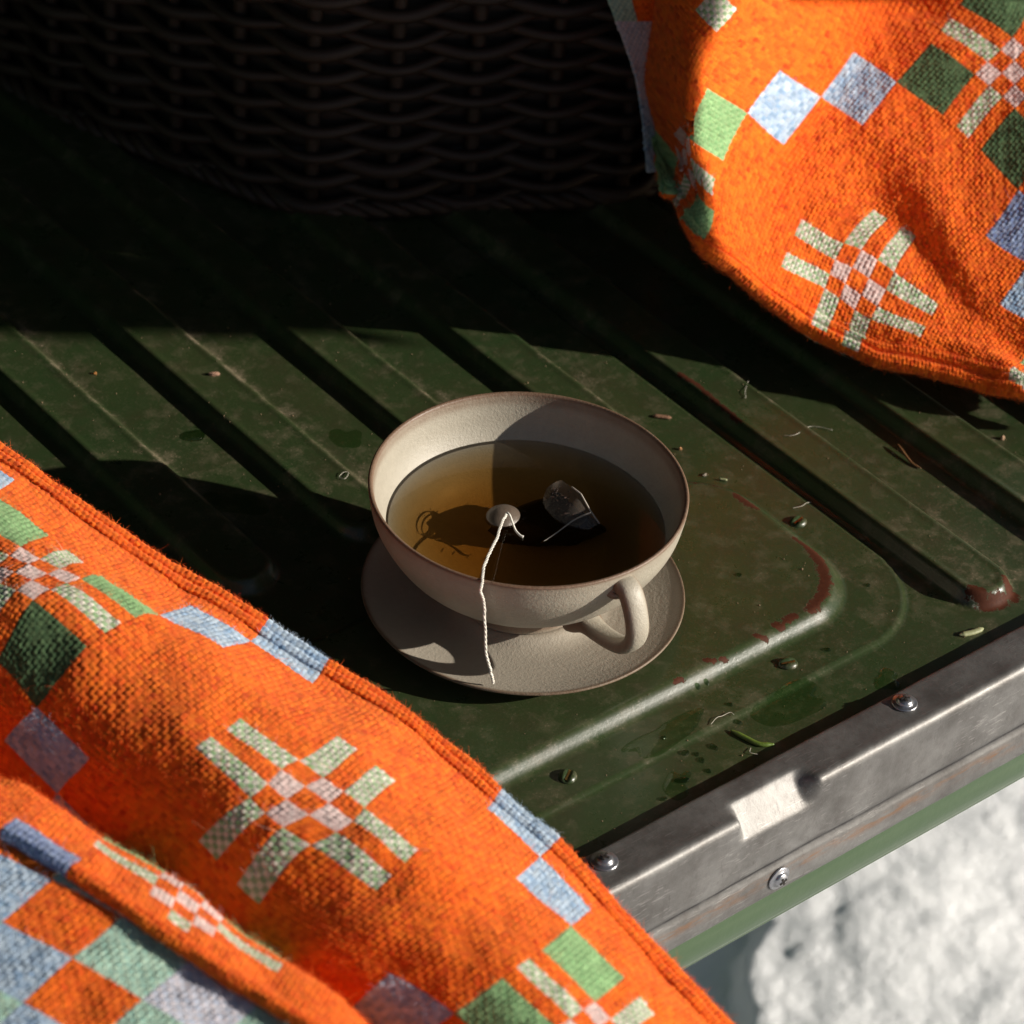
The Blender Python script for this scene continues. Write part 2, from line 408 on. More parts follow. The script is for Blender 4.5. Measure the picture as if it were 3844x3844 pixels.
P = np.zeros((len(xs), 40, 3)); P[..., 0] = xs[:, None]; P[..., 1] = pr[None, :, 0]; P[..., 2] = pr[None, :, 1]
me, _ = grid_mesh('lower_bar', P); sub('lower_bar', me, BARPAINT, tail)
sub('underside', box_mesh('underside', -.72, .72, -.130, .62, -.066, -.012), BARPAINT, tail)

def screw_mesh(r=.0050, h=.0028, flange=True):
    prof = [(0, h*.98)]+[(r*.62*math.sin(a), h*.45+h*.55*math.cos(a)) for a in np.linspace(.2, math.pi/2, 8)]
    prof += [(r*.66, h*.34), (r*.92, h*.28), (r, h*.20), (r*1.0, .0), (r*.9, -.0003)]
    return lathe('screw_head', prof, 40)
def place(name, me, mat, loc, rot, parent):
    o = link(name, me, mat, parent); o.matrix_parent_inverse = parent.matrix_world.inverted()
    o.location = loc; o.rotation_euler = rot; return o
def cross_mesh(r=.0017, z=.00300, w_=.00045):
    bm = bmesh.new()
    for a in (0, math.pi/2):
        g = bmesh.ops.create_cube(bm, size=1, matrix=Matrix.Rotation(a, 4, 'Z')@Matrix.Diagonal((2*r, 2*w_, .0005, 1)))
    me = bpy.data.meshes.new('recess'); bm.to_mesh(me); bm.free(); 
    for v in me.vertices: v.co.z += z-.00030
    return me
sm, cm = screw_mesh(), cross_mesh()
for (x, y, z, rot, mt, lab) in ((-.062, -.1253, -.0013, (0, 0, .5), SCREW, None), (.0855, -.1258, -.0013, (0, 0, 1.1), SCREW, None),
                                (.015, -.1392, -.0420, (R_(90), -.4, 0), SCREW_RUST, 'weathered brown screw head in the front of the metal strip'),
                                (-.209, -.1253, -.0013, (0, 0, .2), SCREW, None), (.233, -.1255, -.0013, (0, 0, .9), SCREW, None), (-.132, -.1392, -.0420, (R_(90), -.1, 0), SCREW_RUST, None), (.162, -.1392, -.0420, (R_(90), -.7, 0), SCREW_RUST, None)):
    o = place('screw', sm, mt, (x, y, z), rot, tail)
    if lab: o['label'] = lab
    c = link('recess', cm, DARK, o, smooth=False)
# painted slotted rivets on the green panel
def rivet_mesh():
    bm = bmesh.new()
    bmesh.ops.create_uvsphere(bm, u_segments=28, v_segments=14, radius=1)
    for v in bm.verts:
        slot = math.exp(-(v.co.y/.30)**4)*.55 if v.co.z > 0 else 0
        v.co = (v.co.x*.0040, v.co.y*.0034, max(v.co.z, -.1)*(.0021)*(1-slot))
    me = bpy.data.meshes.new('rivet'); bm.to_mesh(me); bm.free(); return me
rv = rivet_mesh()
for (x, y, a) in ((-.042, -.0812, .6), (.0677, -.0810, -.3), (.1311, -.0183, .2)):
    o = place('rivet', rv, GREEN, (x, y, -.0050), (0, 0, a), tail)
    o['label'] = 'green painted rivet with a worn open slot'
    s_ = link('slot', box_mesh('slot', -.0028, .0028, -.0004, .0004, .0006, .0011), GOLD, o, smooth=False)

# ------------------------------------------------------------------ cup and saucer
def edge_attr(me, fn):
    a = me.attributes.new('edge', 'FLOAT', 'POINT')
    a.data.foreach_set('value', [float(min(1, max(0, fn(v.co)))) for v in me.vertices])
SX, SY = .0023, .0010
saucer_prof = smoothline([(.0001, .0052), (.014, .0052), (.023, .0052), (.0262, .0050), (.0292, .0036), (.0325, .0027), (.037, .0026), (.045, .0036), (.053, .0053), (.0595, .0073), (.0617, .0082), (.06235, .0080),
                      (.0619, .0070), (.057, .0048), (.048, .0022), (.038, .0006), (.034, .0002), (.030, .0002), (.0285, .0012), (.015, .0014), (.0001, .0014)], 110)
me = lathe('saucer', saucer_prof, 160)
edge_attr(me, lambda p: math.exp(-((math.hypot(p.x, p.y)-.0622)/.0013)**2)*.9+.35*math.exp(-((math.hypot(p.x, p.y)-.0240)/.002)**2))
saucer = link('saucer', me, GLAZE2); saucer.location = (SX, SY, .00002)
tag(saucer, 'matt grey brown stoneware saucer under the tea cup', 'saucer')
CX, CY = .0014, .0015
outer = [(.0001, .0098), (.018, .0098), (.0205, .0090), (.0210, .0062), (.0218, .0054), (.0244, .0053), (.0256, .0060), (.0259, .0085), (.0262, .0132), (.0300, .0158), (.0368, .0198), (.0438, .0245), (.0502, .0308), (.0553, .0388), (.0583, .0455), (.0598, .0525), (.0603, .0562), (.0603, .0570)]
inner = [(.0597, .0574), (.0588, .0570), (.0583, .0555), (.0572, .0500), (.0556, .0440), (.0527, .0385), (.0478, .0320), (.0415, .0263), (.0340, .0221), (.0250, .0193), (.0150, .0181), (.0001, .0178)]
cp = smoothline(outer+inner, 190)
me = lathe('bowl', cp, 192)
edge_attr(me, lambda p: (1.0*math.exp(-((p.z-.0573)/.0011)**2)+.55*math.exp(-((p.z-.0548)/.0020)**2)*(1 if math.hypot(p.x, p.y) < .0595 else .25) if p.z > .04 else 0)+(.8*math.exp(-((p.z-.0085)/.0025)**2) if math.hypot(p.x, p.y) > .02 and p.z < .012 else 0))
cup = empty('tea_cup', (CX, CY, .0053), label='beige speckled stoneware tea cup on its saucer', cat='cup')
bpy.context.view_layer.update()
for v in me.vertices: v.co.z -= .0053
for v in me.vertices: pass
bowl = link('bowl', me, GLAZE, cup)
bowl.cycles.is_caustics_receiver = True
# handle: a flat strap loop in a vertical plane
ha = R_(-93)
hp = smoothline([(.0573, .0490), (.0592, .0515), (.0630, .0510), (.0668, .0460), (.0697, .0380), (.0688, .0310), (.0640, .0252), (.0570, .0222), (.0490, .0207), (.0420, .0205), (.0360, .0190)], 70)
path = [(r*math.cos(ha), r*math.sin(ha), z-.0053) for r, z in hp]
tt = np.linspace(0, 1, 70)
hr = .0045+.0024*np.exp(-(tt/.07)**2)+.0030*np.exp(-((1-tt)/.10)**2)+.0003*np.sin(tt*7)
def strap(path, rw, rt):
    path = np.array(path); n = len(path); t = np.gradient(path, axis=0); t /= np.linalg.norm(t, axis=1)[:, None]
    side = np.array([-math.sin(ha), math.cos(ha), 0]); sides = 20; a = np.linspace(0, 2*math.pi, sides, endpoint=False)
    P = np.zeros((sides, n, 3))
    for i in range(n):
        b = np.cross(t[i], side)
        ca, sa = np.cos(a), np.sin(a)
        P[:, i] = path[i]+np.outer(np.sign(ca)*np.abs(ca)**.8*rw[i], side)+np.outer(np.sign(sa)*np.abs(sa)**.8*rt[i], b)
    me, _ = grid_mesh('handle', P, close_u=True); return me
me = strap(path, hr, hr*.68)
bm = bmesh.new(); bm.from_mesh(me); bmesh.ops.recalc_face_normals(bm, faces=bm.faces); bm.to_mesh(me); bm.free()
sideax = Vector((-math.sin(ha), math.cos(ha), 0))
edge_attr(me, lambda p: 1.0*min(1, max(0, (abs(Vector(p).dot(sideax))-.0030)/.0016)))
link('handle', me, GLAZE, cup)
# tea
TEA_SIGMA = (16., 38., 85.)
TZ = .0390
tea_r = np.interp(TZ, [q[1] for q in reversed(inner)], [q[0] for q in reversed(inner)])
men = [(.0001, TZ), (tea_r-.004, TZ), (tea_r-.0004, TZ), (tea_r+.0004, TZ), (tea_r+.0010, TZ), (tea_r+.0013, TZ)]
low = [(float(r)+.0003, float(z)) for r, z in inner if z < TZ-.001]
low = [(tea_r+.00135, TZ-.0002), (tea_r+.0010, TZ-.0008)]+[(min(r+.0004, 1), z-.0004) for r, z in low[:-1]]+[(.0001, .0174)]
tm = lathe('tea', [(.0001, TZ)]+[(r, TZ) for r in np.linspace(.004, tea_r-.004, 8)]+men[2:]+low, 160)
m = M('brewed_tea')
# colour of the liquid: Beer-Lambert absorption along the refracted ray from this surface point to the bowl wall (an ellipsoid)
b = m.n('ShaderNodeBsdfPrincipled'); b.inputs['Transmission Weight'].default_value = 1; b.inputs['Roughness'].default_value = 0; b.inputs['IOR'].default_value = 1.33
geo = m.n('ShaderNodeNewGeometry'); inc = geo.outputs['Incoming']
def vm(op, a, b_=None, c=None, out=0):
    n = m.n('ShaderNodeVectorMath'); n.operation = op
    for k_, v_ in enumerate((a, b_, c)):
        if v_ is None: continue
        if isinstance(v_, bpy.types.NodeSocket): m.l(v_, n.inputs[k_] if not (op == 'SCALE' and k_ == 1) else n.inputs['Scale'])
        elif op == 'SCALE' and k_ == 1: n.inputs['Scale'].default_value = v_
        else: n.inputs[k_].default_value = v_
    return n.outputs['Value'] if out else n.outputs[0]
neg = vm('SCALE', inc, -1.0)
rf = m.n('ShaderNodeVectorMath'); rf.operation = 'REFRACT'; m.l(neg, rf.inputs[0]); rf.inputs[1].default_value = (0, 0, 1); rf.inputs['Scale'].default_value = 1/1.33
sp = m.n('ShaderNodeSeparateXYZ'); m.l(inc, sp.inputs[0])
above = m.math('GREATER_THAN', sp.outputs[2], 0.)
mv = m.n('ShaderNodeMix'); mv.data_type = 'VECTOR'; m.l(above, mv.inputs[0]); m.l(inc, mv.inputs[4]); m.l(rf.outputs[0], mv.inputs[5])
D_ = mv.outputs[1]
A_, C_, ZC = .0560, .0262, .0440
inv = (1/A_, 1/A_, 1/C_)
Pp = vm('MULTIPLY', vm('SUBTRACT', m.coord('Object'), (0, 0, ZC)), inv); Dp = vm('MULTIPLY', D_, inv)
qa = vm('DOT_PRODUCT', Dp, Dp, out=1); qb = vm('DOT_PRODUCT', Pp, Dp, out=1); qc = m.math('SUBTRACT', vm('DOT_PRODUCT', Pp, Pp, out=1), 1.)
disc = m.math('MAXIMUM', m.math('SUBTRACT', m.math('MULTIPLY', qb, qb), m.math('MULTIPLY', qa, qc)), 0.)
Ln = m.math('MAXIMUM', m.math('SUBTRACT', m.math('DIVIDE', m.math('SUBTRACT', m.math('SQRT', disc), qb), qa), .0035), 0.)
cc = m.n('ShaderNodeCombineColor')
for k_, sg in enumerate(TEA_SIGMA):
    m.l(m.math('EXPONENT', m.math('MULTIPLY', Ln, -2.0*sg)), cc.inputs[k_])
m.l(cc.outputs[0], b.inputs['Base Color'])
m.l(b.outputs[0], m.out.inputs[0])
tea = link('tea', tm, m.m); tea.location = (CX, CY, 0); tea.cycles.is_caustics_caster = True
tag(tea, 'amber brown tea filling the stoneware cup', 'tea')

# ------------------------------------------------------------------ tea bag
def hull_mesh(name, pts, sub=3, relax=.5):
    bm = bmesh.new()
    for p in pts: bm.verts.new(p)
    r = bmesh.ops.convex_hull(bm, input=bm.verts)
    bmesh.ops.delete(bm, geom=[v for v in bm.verts if not v.link_faces], context='VERTS')
    bmesh.ops.recalc_face_normals(bm, faces=bm.faces)
    for k in range(sub):
        bmesh.ops.subdivide_edges(bm, edges=bm.edges[:], cuts=1, use_grid_fill=True)
        bmesh.ops.smooth_vert(bm, verts=bm.verts[:], factor=relax, use_axis_x=True, use_axis_y=True, use_axis_z=True)
    me = bpy.data.meshes.new(name); bm.to_mesh(me); bm.free(); return me
m = M('fine_mesh_fabric'); c = m.coord('Object')
wv = m.math('MULTIPLY', m.math('SINE', m.math('MULTIPLY', m.n('ShaderNodeSeparateXYZ').outputs[0], 1.)), 1.)
sx = m.n('ShaderNodeSeparateXYZ'); m.l(m.map(c, (1, 1, 1), (.3, .2, .6)), sx.inputs[0])
wa = m.math('ABSOLUTE', m.math('SINE', m.math('MULTIPLY', sx.outputs[0], 7500.))); wb = m.math('ABSOLUTE', m.math('SINE', m.math('MULTIPLY', sx.outputs[1], 7500.)))
ww = m.math('MAXIMUM', wa, wb)
pb = m.n('ShaderNodeBsdfPrincipled'); pb.inputs['Base Color'].default_value = (.20, .165, .135, 1); pb.inputs['Roughness'].default_value = .35
tp = m.n('ShaderNodeBsdfTransparent'); mx = m.n('ShaderNodeMixShader')
m.l(m.ramp(ww, [(.5, .10), (.95, .50)]), mx.inputs[0]); m.l(tp.outputs[0], mx.inputs[1]); m.l(pb.outputs[0], mx.inputs[2]); m.l(mx.outputs[0], m.out.inputs[0])
BAGM = m.m
LEAFM = m_plain('wet_tea_leaves', (.022, .010, .004), .45, 0, 900, .0006, .6)
def W(px, py, z): return at(px, py, z)
hump = W(1893, 1926, .0400); f1 = W(2054, 1830, .0435); f2 = W(2108, 1801, .0455); f3 = W(2180, 1866, .0450); f4 = W(2250, 1968, .0402); f5 = W(2100, 2010, .0385)
bagc = (hump+f4)/2
bag = empty('tea_bag', tuple(bagc*np.array([1, 1, 0])+np.array([0, 0, .0128])), label='fine mesh pyramid tea bag of dark leaves floating half sunk in the tea', cat='tea bag')
bpy.context.view_layer.update()
def child(name, me, mat, parent, smooth=True):
    o = link(name, me, mat, parent, smooth); o.matrix_parent_inverse = parent.matrix_world.inverted(); return o
base = [W(1800, 2040, .026), W(1850, 2110, .020), W(1990, 2130, .017), W(2150, 2130, .017), W(2290, 2060, .022), W(2280, 2010, .031), W(2000, 1900, .030)]
body = [tuple(hump-np.array([0, 0, .0012])), tuple(W(1850, 1945, .0375)), tuple(W(1950, 1940, .0385)), tuple(f1-np.array([0, 0, .005])), tuple(f2-np.array([0, 0, .0085])), tuple(f3-np.array([0, 0, .0080])), tuple(f4-np.array([0, 0, .002])), tuple(f5)]+[tuple(b_) for b_ in base]
lv = hull_mesh('leaves', [tuple(np.array(p)*.95+np.array(tuple(bagc))*.05-np.array([0, 0, .0022])) for p in body], 4, .25)
for v in lv.vertices:
    v.co += Vector(v.normal)*.0004*float(noise2(np.array(v.co.x*900), np.array(v.co.y*900+v.co.z*700), 4, 3))
    v.co.z = min(v.co.z, TZ-.0008)
child('leaves', lv, LEAFM, bag)
WETM = m_plain('wet_dark_mesh', (.030, .017, .010), .5, 0, 1400, .0004, .7)
child('mesh_wrap', hull_mesh('mesh_wrap', body, 4, .22), WETM, bag)
DOMEM = m_plain('wet_grey_brown_mesh', (.11, .083, .062), .38, 0, 1800, .0002, .35)
# the part of the bag that stands clear of the liquid: a small dome and a folded corner flap
dp = smoothline([(.0001, .0034), (.0022, .0031), (.0042, .0020), (.0056, .0006), (.0064, -.0012)], 24)
dome = lathe('dome', [(r*1.22, z*1.0) for r, z in dp], 48, 0, 0)
o = child('dome', dome, DOMEM, bag); o.location = (hump[0], hump[1], TZ-.0006); o.rotation_euler = (.05, .08, .4); o.scale = (1.05, .92, 1)
fl = [f1, (f1+f2)/2+[0, 0, .0006], f2, f3+[0, 0, .0012], W(2214, 1917, .0435), f4]
fl2 = [W(2036, 1880, .0392), W(2050, 1915, .0394), W(2085, 1948, .0398), W(2125, 1968, .0400), W(2165, 1980, .0398), W(2215, 1990, .0391)]
def lin(pts, n):
    pts = np.array(pts); d_ = np.r_[0, np.cumsum(np.linalg.norm(np.diff(pts, axis=0), axis=1))]; q_ = np.linspace(0, d_[-1], n)
    return np.stack([np.interp(q_, d_, pts[:, i]) for i in range(3)], -1)
A1, A2 = lin(fl, 24), lin(fl2, 24)
P = np.zeros((24, 10, 3))
for j in range(10):
    t = j/9; P[:, j] = A1*(1-t)+A2*t; P[:, j, 2] += .0005*math.sin(math.pi*t)*(1+.3*np.sin(np.linspace(0, 9, 24)))
me, _ = grid_mesh('flap', P); child('flap', me, BAGM, bag)
PL = np.array(P); PL[:, :, 2] -= .0011; sel = PL[3:23, 3:10]
me, _ = grid_mesh('leaves', sel); 
for v in me.vertices: v.co.z += .0006*float(noise2(np.array(v.co.x*1500), np.array(v.co.y*1500), 8, 2))
child('leaves', me, LEAFM, bag)
LB = m_plain('tea_leaf_scrap', (.045, .018, .007), .5, 0, 1500, .0004, .6)
lsm = mesh('leaf_scrap', [(-1, -.35, 0), (1, -.25, .1), (1.1, .3, 0), (-.8, .4, .15), (0, .1, .35)], [(0, 1, 4), (1, 2, 4), (2, 3, 4), (3, 0, 4), (0, 3, 2, 1)])
for k in range(55):
    a_, b_ = rng.integers(1, 23), rng.integers(3, 9)
    p_ = P[a_, b_] if k < 55 else np.array([*W(rng.uniform(1850, 2240), rng.uniform(1960, 2110), .036)[:2], .0366])
    o = child('leaf_scrap', lsm, LB, bag, False); o.location = (p_[0], p_[1], p_[2]-(.0007 if k < 55 else -.0006)); s_ = rng.uniform(.0005, .0013); o.scale = (s_, s_*.8, s_*.6); o.rotation_euler = (rng.uniform(-.5, .5), rng.uniform(-.5, .5), rng.uniform(0, 6))
SEAM = m_plain('seam_white', (.42, .37, .31), .5, 0, 900, .0003)
child('seam', tube_mesh('seam', smoothline([W(2218, 1925, .0442), W(2190, 1935, .0432), W(2150, 1955, .0412), W(2090, 2000, .0398), W(2030, 2040, .0386)], 40), np.linspace(.00042, .0002, 40), 6), SEAM, bag)
child('seam', tube_mesh('seam', np.array(A1)[9:]+np.array([0, 0, .0003]), .00032, 6), SEAM, bag)
STR = m_plain('white_cotton_string', (.72, .68, .60), .8, 0, 1500, .0003, .1)
sp_ = [W(1904, 1926, .0432), W(1886, 1958, .0450), W(1868, 2010, .0470), W(1845, 2060, .0495), W(1822, 2110, .0530), W(1812, 2160, .0565), W(1809, 2196, .0588), W(1806, 2222, .0570), W(1816, 2270, .0490), W(1820, 2350, .0385), W(1822, 2430, .0280), W(1836, 2500, .0185), W(1846, 2535, .0135), W(1852, 2566, .0088)]
cl = smoothline(sp_, 260)
ang = np.linspace(0, 120, 260)
child_str = []
for ph in (0, math.pi*.66, math.pi*1.33):
    off = np.stack([np.cos(ang+ph), np.sin(ang+ph), 0*ang], -1)*.00030
    wob = np.stack([noise2(np.linspace(0, 30, 260), 0*ang+1, 31), noise2(np.linspace(0, 30, 260), 0*ang+4, 32), 0*ang], -1)*.00028
    child_str.append(cl+off+wob)
bms = bmesh.new()
for pth in child_str:
    tmp = tube_mesh('s', pth, .00030, 6); bms.from_mesh(tmp); bpy.data.meshes.remove(tmp)
me = bpy.data.meshes.new('string'); bms.to_mesh(me); bms.free(); child('string', me, STR, bag)
child('string_knot', tube_mesh('string_knot', smoothline([W(1904, 1924, .0434), W(1914, 1935, .0435), W(1925, 1965, .0415), W(1936, 1992, .0400), W(1952, 2010, .0397), W(1964, 2016, .0395)], 40), .0004+.0002*np.linspace(0, 1, 40)**3, 7), STR, bag)
# bubbles round the dome and on the flap
bub = bmesh.new(); bmesh.ops.create_uvsphere(bub, u_segments=12, v_segments=8, radius=1); bme = bpy.data.meshes.new('bubble'); bub.to_mesh(bme); bub.free(); bme.materials.append(m_water('bubble_film', (.93, .9, .85), .05))
for k in range(44):
    if k < 34:
        a = rng.uniform(0, 6.28) if k > 20 else rng.uniform(-2.9, -.3); r = .0076+rng.uniform(-.0003, .0008)
        x, y = hump[0]+1.05*r*math.cos(a), hump[1]+.95*r*math.sin(a); s_ = rng.uniform(.0002, .00045)
    else:
        q = W(2064+rng.uniform(0, 75), 1846+rng.uniform(0, 38), .0425); x, y = q[0], q[1]; s_ = rng.uniform(.0003, .0009)
    o = child('bubble', bme, None, bag); o.location = (x, y, TZ+.0001 if k < 34 else .0432); o.scale = (s_, s_, s_*.8)

# ------------------------------------------------------------------ water, droplets and bits lying on the panel
def zp(x, y): return float(panel_h(np.array([[x]]), np.array([[y]]))[0, 0])
def drop_mesh(name, x, y, rx, ry, h, rot=0, irr=.15, seed=0, n=40, rings=9):
    r = np.random.default_rng(seed); ph = r.uniform(0, 6.28, 5); am = r.uniform(.3, 1, 5)
    V = []; F = []
    th = np.linspace(0, 2*math.pi, n, endpoint=False)
    rad = 1+irr*sum(am[k]*np.cos((k+1)*th+ph[k])/(k+1)**.6 for k in range(5))
    for i in range(rings+1):
        t = i/rings
        for j in range(n):
            u, v = rad[j]*t*rx*math.cos(th[j]), rad[j]*t*ry*math.sin(th[j])
            X_, Y_ = x+u*math.cos(rot)-v*math.sin(rot), y+u*math.sin(rot)+v*math.cos(rot)
            V.append((X_, Y_, h*(1-t**2.6)**.6))
    V = np.array(V); zz = panel_h(V[:, 0], V[:, 1]); z0 = zz if h < .0011 else np.full(len(zz), zp(x, y))
    V[:, 2] += z0+.00003
    for i in range(rings):
        for j in range(n):
            a, b_ = i*n+j, i*n+(j+1) % n; F.append((a, a+n, b_+n, b_)) if i else F.append((j, j+n, b_+n))
    return mesh(name, V, F)
def puddle_(name, pts, h, label, cat, group=None):
    o = link(name, drop_mesh(name, *pts, h), WATER); return tag(o, label, cat, group)
drops = [((735, 1640), .0042, .0034, .0019, 'large round water drop on the rib far left of the cup'),
         ((2572, 2828), .0018, .0013, .0009, 'oval water drop left of the green needle, largest of its row'),
         ((2616, 2832), .0012, .0009, .0007, 'small water drop second from the left in the row by the needle'), ((2634, 2855), .0015, .0011, .0008, 'round water drop third in the row by the green needle'),
         ((2659, 2895), .0013, .0009, .0007, 'lowest water drop of the row, nearest the metal strip'), ((2680, 2805), .0020, .0013, .0009, 'water drop touching the left tip of the green needle'),
         ((2770, 2710), .0015, .0013, .0007, 'water drop on the seam line above the green needle'), ((2740, 2645), .0013, .0010, .0007, 'water drop between the shiny bent edge and the seam line'),
         ((3105, 2440), .0014, .0011, .0008, 'water drop right of the middle rivet, on the rounded corner'), ((2560, 2930), .0030, .0014, .0009, 'ragged long water drop left below the row of drops'),
         ((2490, 3000), .0016, .0010, .0007, 'small water drop nearest the left screw of the metal strip'), ((2490, 2770), .0011, .0009, .0006, 'tiny water drop on the seam line below the cup handle'),
         ((2774, 2159), .0012, .0010, .0007, 'tiny water drop on the brown pad right of the saucer'), ((3258, 2198), .0011, .0010, .0007, 'tiny water drop between the pad corner and the dark groove'),
         ((2622, 2560), .0012, .0010, .0007, 'left one of two tiny drops on the shiny bent edge'), ((2655, 2545), .0012, .0010, .0007, 'right one of two tiny drops on the shiny bent edge')]
for k, ((px, py), rx, ry, h, lab) in enumerate(drops):
    q = at(px, py, -.005); q = at(px, py, zp(q[0], q[1]))
    o = link('water_drop', drop_mesh('water_drop', q[0], q[1], rx, ry, h, .3*k, .10 if k else .12, 50+k), DROPW)
    tag(o, lab or 'small clear water drop lying on the wet green panel near the metal edge', 'water drop', 'water drops on the green panel')
for k, (px, py, rx, ry, rot, lab) in enumerate(((2970, 2640, .0165, .0085, -.15, 'wide flat puddle by the metal strip right of the green needle'), (2500, 2745, .0180, .0060, .05, 'long thin puddle below the shiny bent edge of the raised pad'), (860, 1880, .0130, .0070, 2.3, 'puddle at the end of the rib left of the cup'),
                                          (1300, 1650, .0075, .0060, .9, 'small puddle on the green rib touching the left of the cup'), (3325, 2550, .0060, .0050, .2, 'small puddle by the upper screw of the metal strip'), (2545, 2940, .0075, .0050, .6, 'ragged small puddle left of the row of water drops'))):
    q = at(px, py, -.005); q = at(px, py, zp(q[0], q[1]))
    o = link('puddle', drop_mesh('puddle', q[0], q[1], rx, ry, .0005, rot, .30, 90+k, 90), WATER)
    tag(o, lab, 'puddle', 'puddles on the green panel')
def on(px, py, dz=0):
    q = at(px, py, -.005); z = zp(q[0], q[1]); q = at(px, py, z); return np.array([q[0], q[1], zp(q[0], q[1])+dz])
NEED1 = m_plain('green_needle', (.09, .14, .02), .4, 0, 900); NEED2 = m_plain('brown_needle', (.17, .08, .03), .5, 0, 900); STRAW = m_plain('pale_stalk', (.30, .31, .16), .5, 0, 900)
BITS = m_plain('bark_crumb', (.22, .11, .06), .8, 0, 1200, .0006, .5)
def strand(name, pts, r, mat, lab, cat, flat=None, dz=.0006):
    P_ = smoothline([on(*p[:2], dz+(p[2] if len(p) > 2 else 0)) for p in pts], 40)
    n = np.linspace(0, 1, 40); rr = r*np.minimum(1, .35+4*np.minimum(n, 1-n))
    o = link(name, tube_mesh(name, P_, rr, 8, flat), mat); return tag(o, lab, cat)
strand('pine_needle', [(3368, 1682, .0015), (3395, 1715, .0008), (3425, 1745), (3456, 1762)], .00055, NEED2, 'brown curved pine needle on the rib below the upper blanket', 'pine needle')
strand('pine_needle', [(2742, 2745), (2800, 2775), (2850, 2798), (2905, 2798)], .0008, NEED1, 'green pine needle lying wet beside the small water drops', 'pine needle', 1.4)
strand('grass_stalk', [(3600, 2388), (3650, 2378), (3690, 2363)], .0009, STRAW, 'short pale split grass stalk at the end of the right rib', 'grass stalk', 1.5)
strand('wood_splinter', [(2450, 1564), (2485, 1568), (2520, 1573)], .0006, BITS, 'dark short splinter of wood just behind the cup rim', 'splinter', 1.8)
strand('straw_bit', [(2698, 1802), (2730, 1806)], .0005, STRAW, 'tiny pale straw bit by the chipped corner of the pad', 'straw')
LINT = m_plain('pale_lint', (.5, .46, .38), .7)
for k, (pts, lab) in enumerate(([[(2942, 1638), (2975, 1640), (3000, 1625), (3030, 1608), (3070, 1605), (3124, 1620)], 'long pale wool hair curling across the right rib crest'],
                     [[(2975, 1820 + 90), (3010, 1905), (3025, 1892), (3045, 1888)], 'pale hair lying beside the single rivet at right'],
                     [[(2806, 1455, .002), (2797, 1470), (2799, 1490), (2797, 1500)], 'short pale thread standing on the rib below the blanket hem'],
                     [[(1272, 1790), (1290, 1782), (1308, 1790), (1295, 1800), (1270, 1795)], 'yellowish looped fibre on the rib touching the left of the cup'],
                     [[(2668, 2722), (2690, 2700), (2712, 2690), (2740, 2680), (2755, 2690)], 'curly white hair on the wet panel above the green needle'],
                     [[(2818, 2810), (2815, 2830), (2845, 2835)], 'small loop of white hair by the metal strip edge'])):
    P_ = smoothline([on(p[0], p[1], .0004+(p[2] if len(p) > 2 else 0)+.0004*(i % 2)) for i, p in enumerate(pts)], 40)
    tag(link('lint_hair', tube_mesh('lint_hair', P_, .00011, 5), LINT), lab, 'hair', 'hairs on the tailgate')
def crumb(px, py, s, lab, cat, mat=BITS, st=(1, 1, 1), rot=0):
    bm = bmesh.new(); bmesh.ops.create_icosphere(bm, subdivisions=2, radius=1)
    for v in bm.verts:
        f = 1+.28*float(noise2(np.array(v.co.x*2.1+px), np.array(v.co.y*2.1+v.co.z*1.7), int(px), 2)); v.co *= f
    me = bpy.data.meshes.new('crumb'); bm.to_mesh(me); bm.free()
    q = on(px, py, s*st[2]*.5); o = link('crumb', me, mat, smooth=False); o.location = q; o.scale = (s*st[0], s*st[1], s*st[2]); o.rotation_euler = (0, 0, rot)
    return tag(o, lab, cat)
crumb(805, 1408, .0017, 'pinkish brown seed lying on the second green rib from the left', 'seed', m_plain('seed_skin', (.36, .20, .13), .8, 0, 1500, .0006, .3), (1.5, .7, .7), -.55)
crumb(357, 1404, .0007, 'tiny orange crumb in the dusty strip at far left', 'crumb', m_plain('orange_crumb', (.42, .17, .04), .7))
crumb(2553, 1688, .0008, 'small orange grain right of the cup rim', 'crumb', m_plain('grain', (.42, .2, .08), .7))
crumb(3763, 1648, .0011, 'tan crumb in the blanket shadow edge at far right', 'crumb', m_plain('tan_crumb', (.4, .25, .15), .8))
crumb(2645, 1785, .0009, 'grey crumb behind the rust chips right of the cup', 'crumb', m_plain('grey_crumb', (.25, .2, .15), .8), (1.3, .8, .7))
# the uncountable grit
gb = bmesh.new(); N = 900
gm = M('grit'); gm.bsdf(gm.mix(gm.noise(gm.coord(), 120, 1), (.03, .02, .012), (.30, .19, .10)), .8)
for k in range(N):
    x = rng.uniform(-.11, .25); y = rng.uniform(-.115, .26); s_ = rng.uniform(.00012, .00036)*(1 if rng.uniform() < .93 else 1.8)
    if math.hypot(x-.002, y) < .064: continue
    z = zp(x, y); 
    v0 = [gb.verts.new((x+s_*rng.uniform(.6, 1.4)*dx, y+s_*rng.uniform(.6, 1.4)*dy, z+s_*(dz+1)*.6)) for dx, dy, dz in ((1, 0, -1), (-.5, .87, -1), (-.5, -.87, -1), (0, 0, 1))]
    for f in ((0, 1, 3), (1, 2, 3), (2, 0, 3), (0, 2, 1)): gb.faces.new([v0[i] for i in f])
me = bpy.data.meshes.new('grit'); gb.to_mesh(me); gb.free()
tag(link('grit', me, gm.m, smooth=False), 'fine dark and tan grit scattered over the green panel', 'grit', kind='stuff')

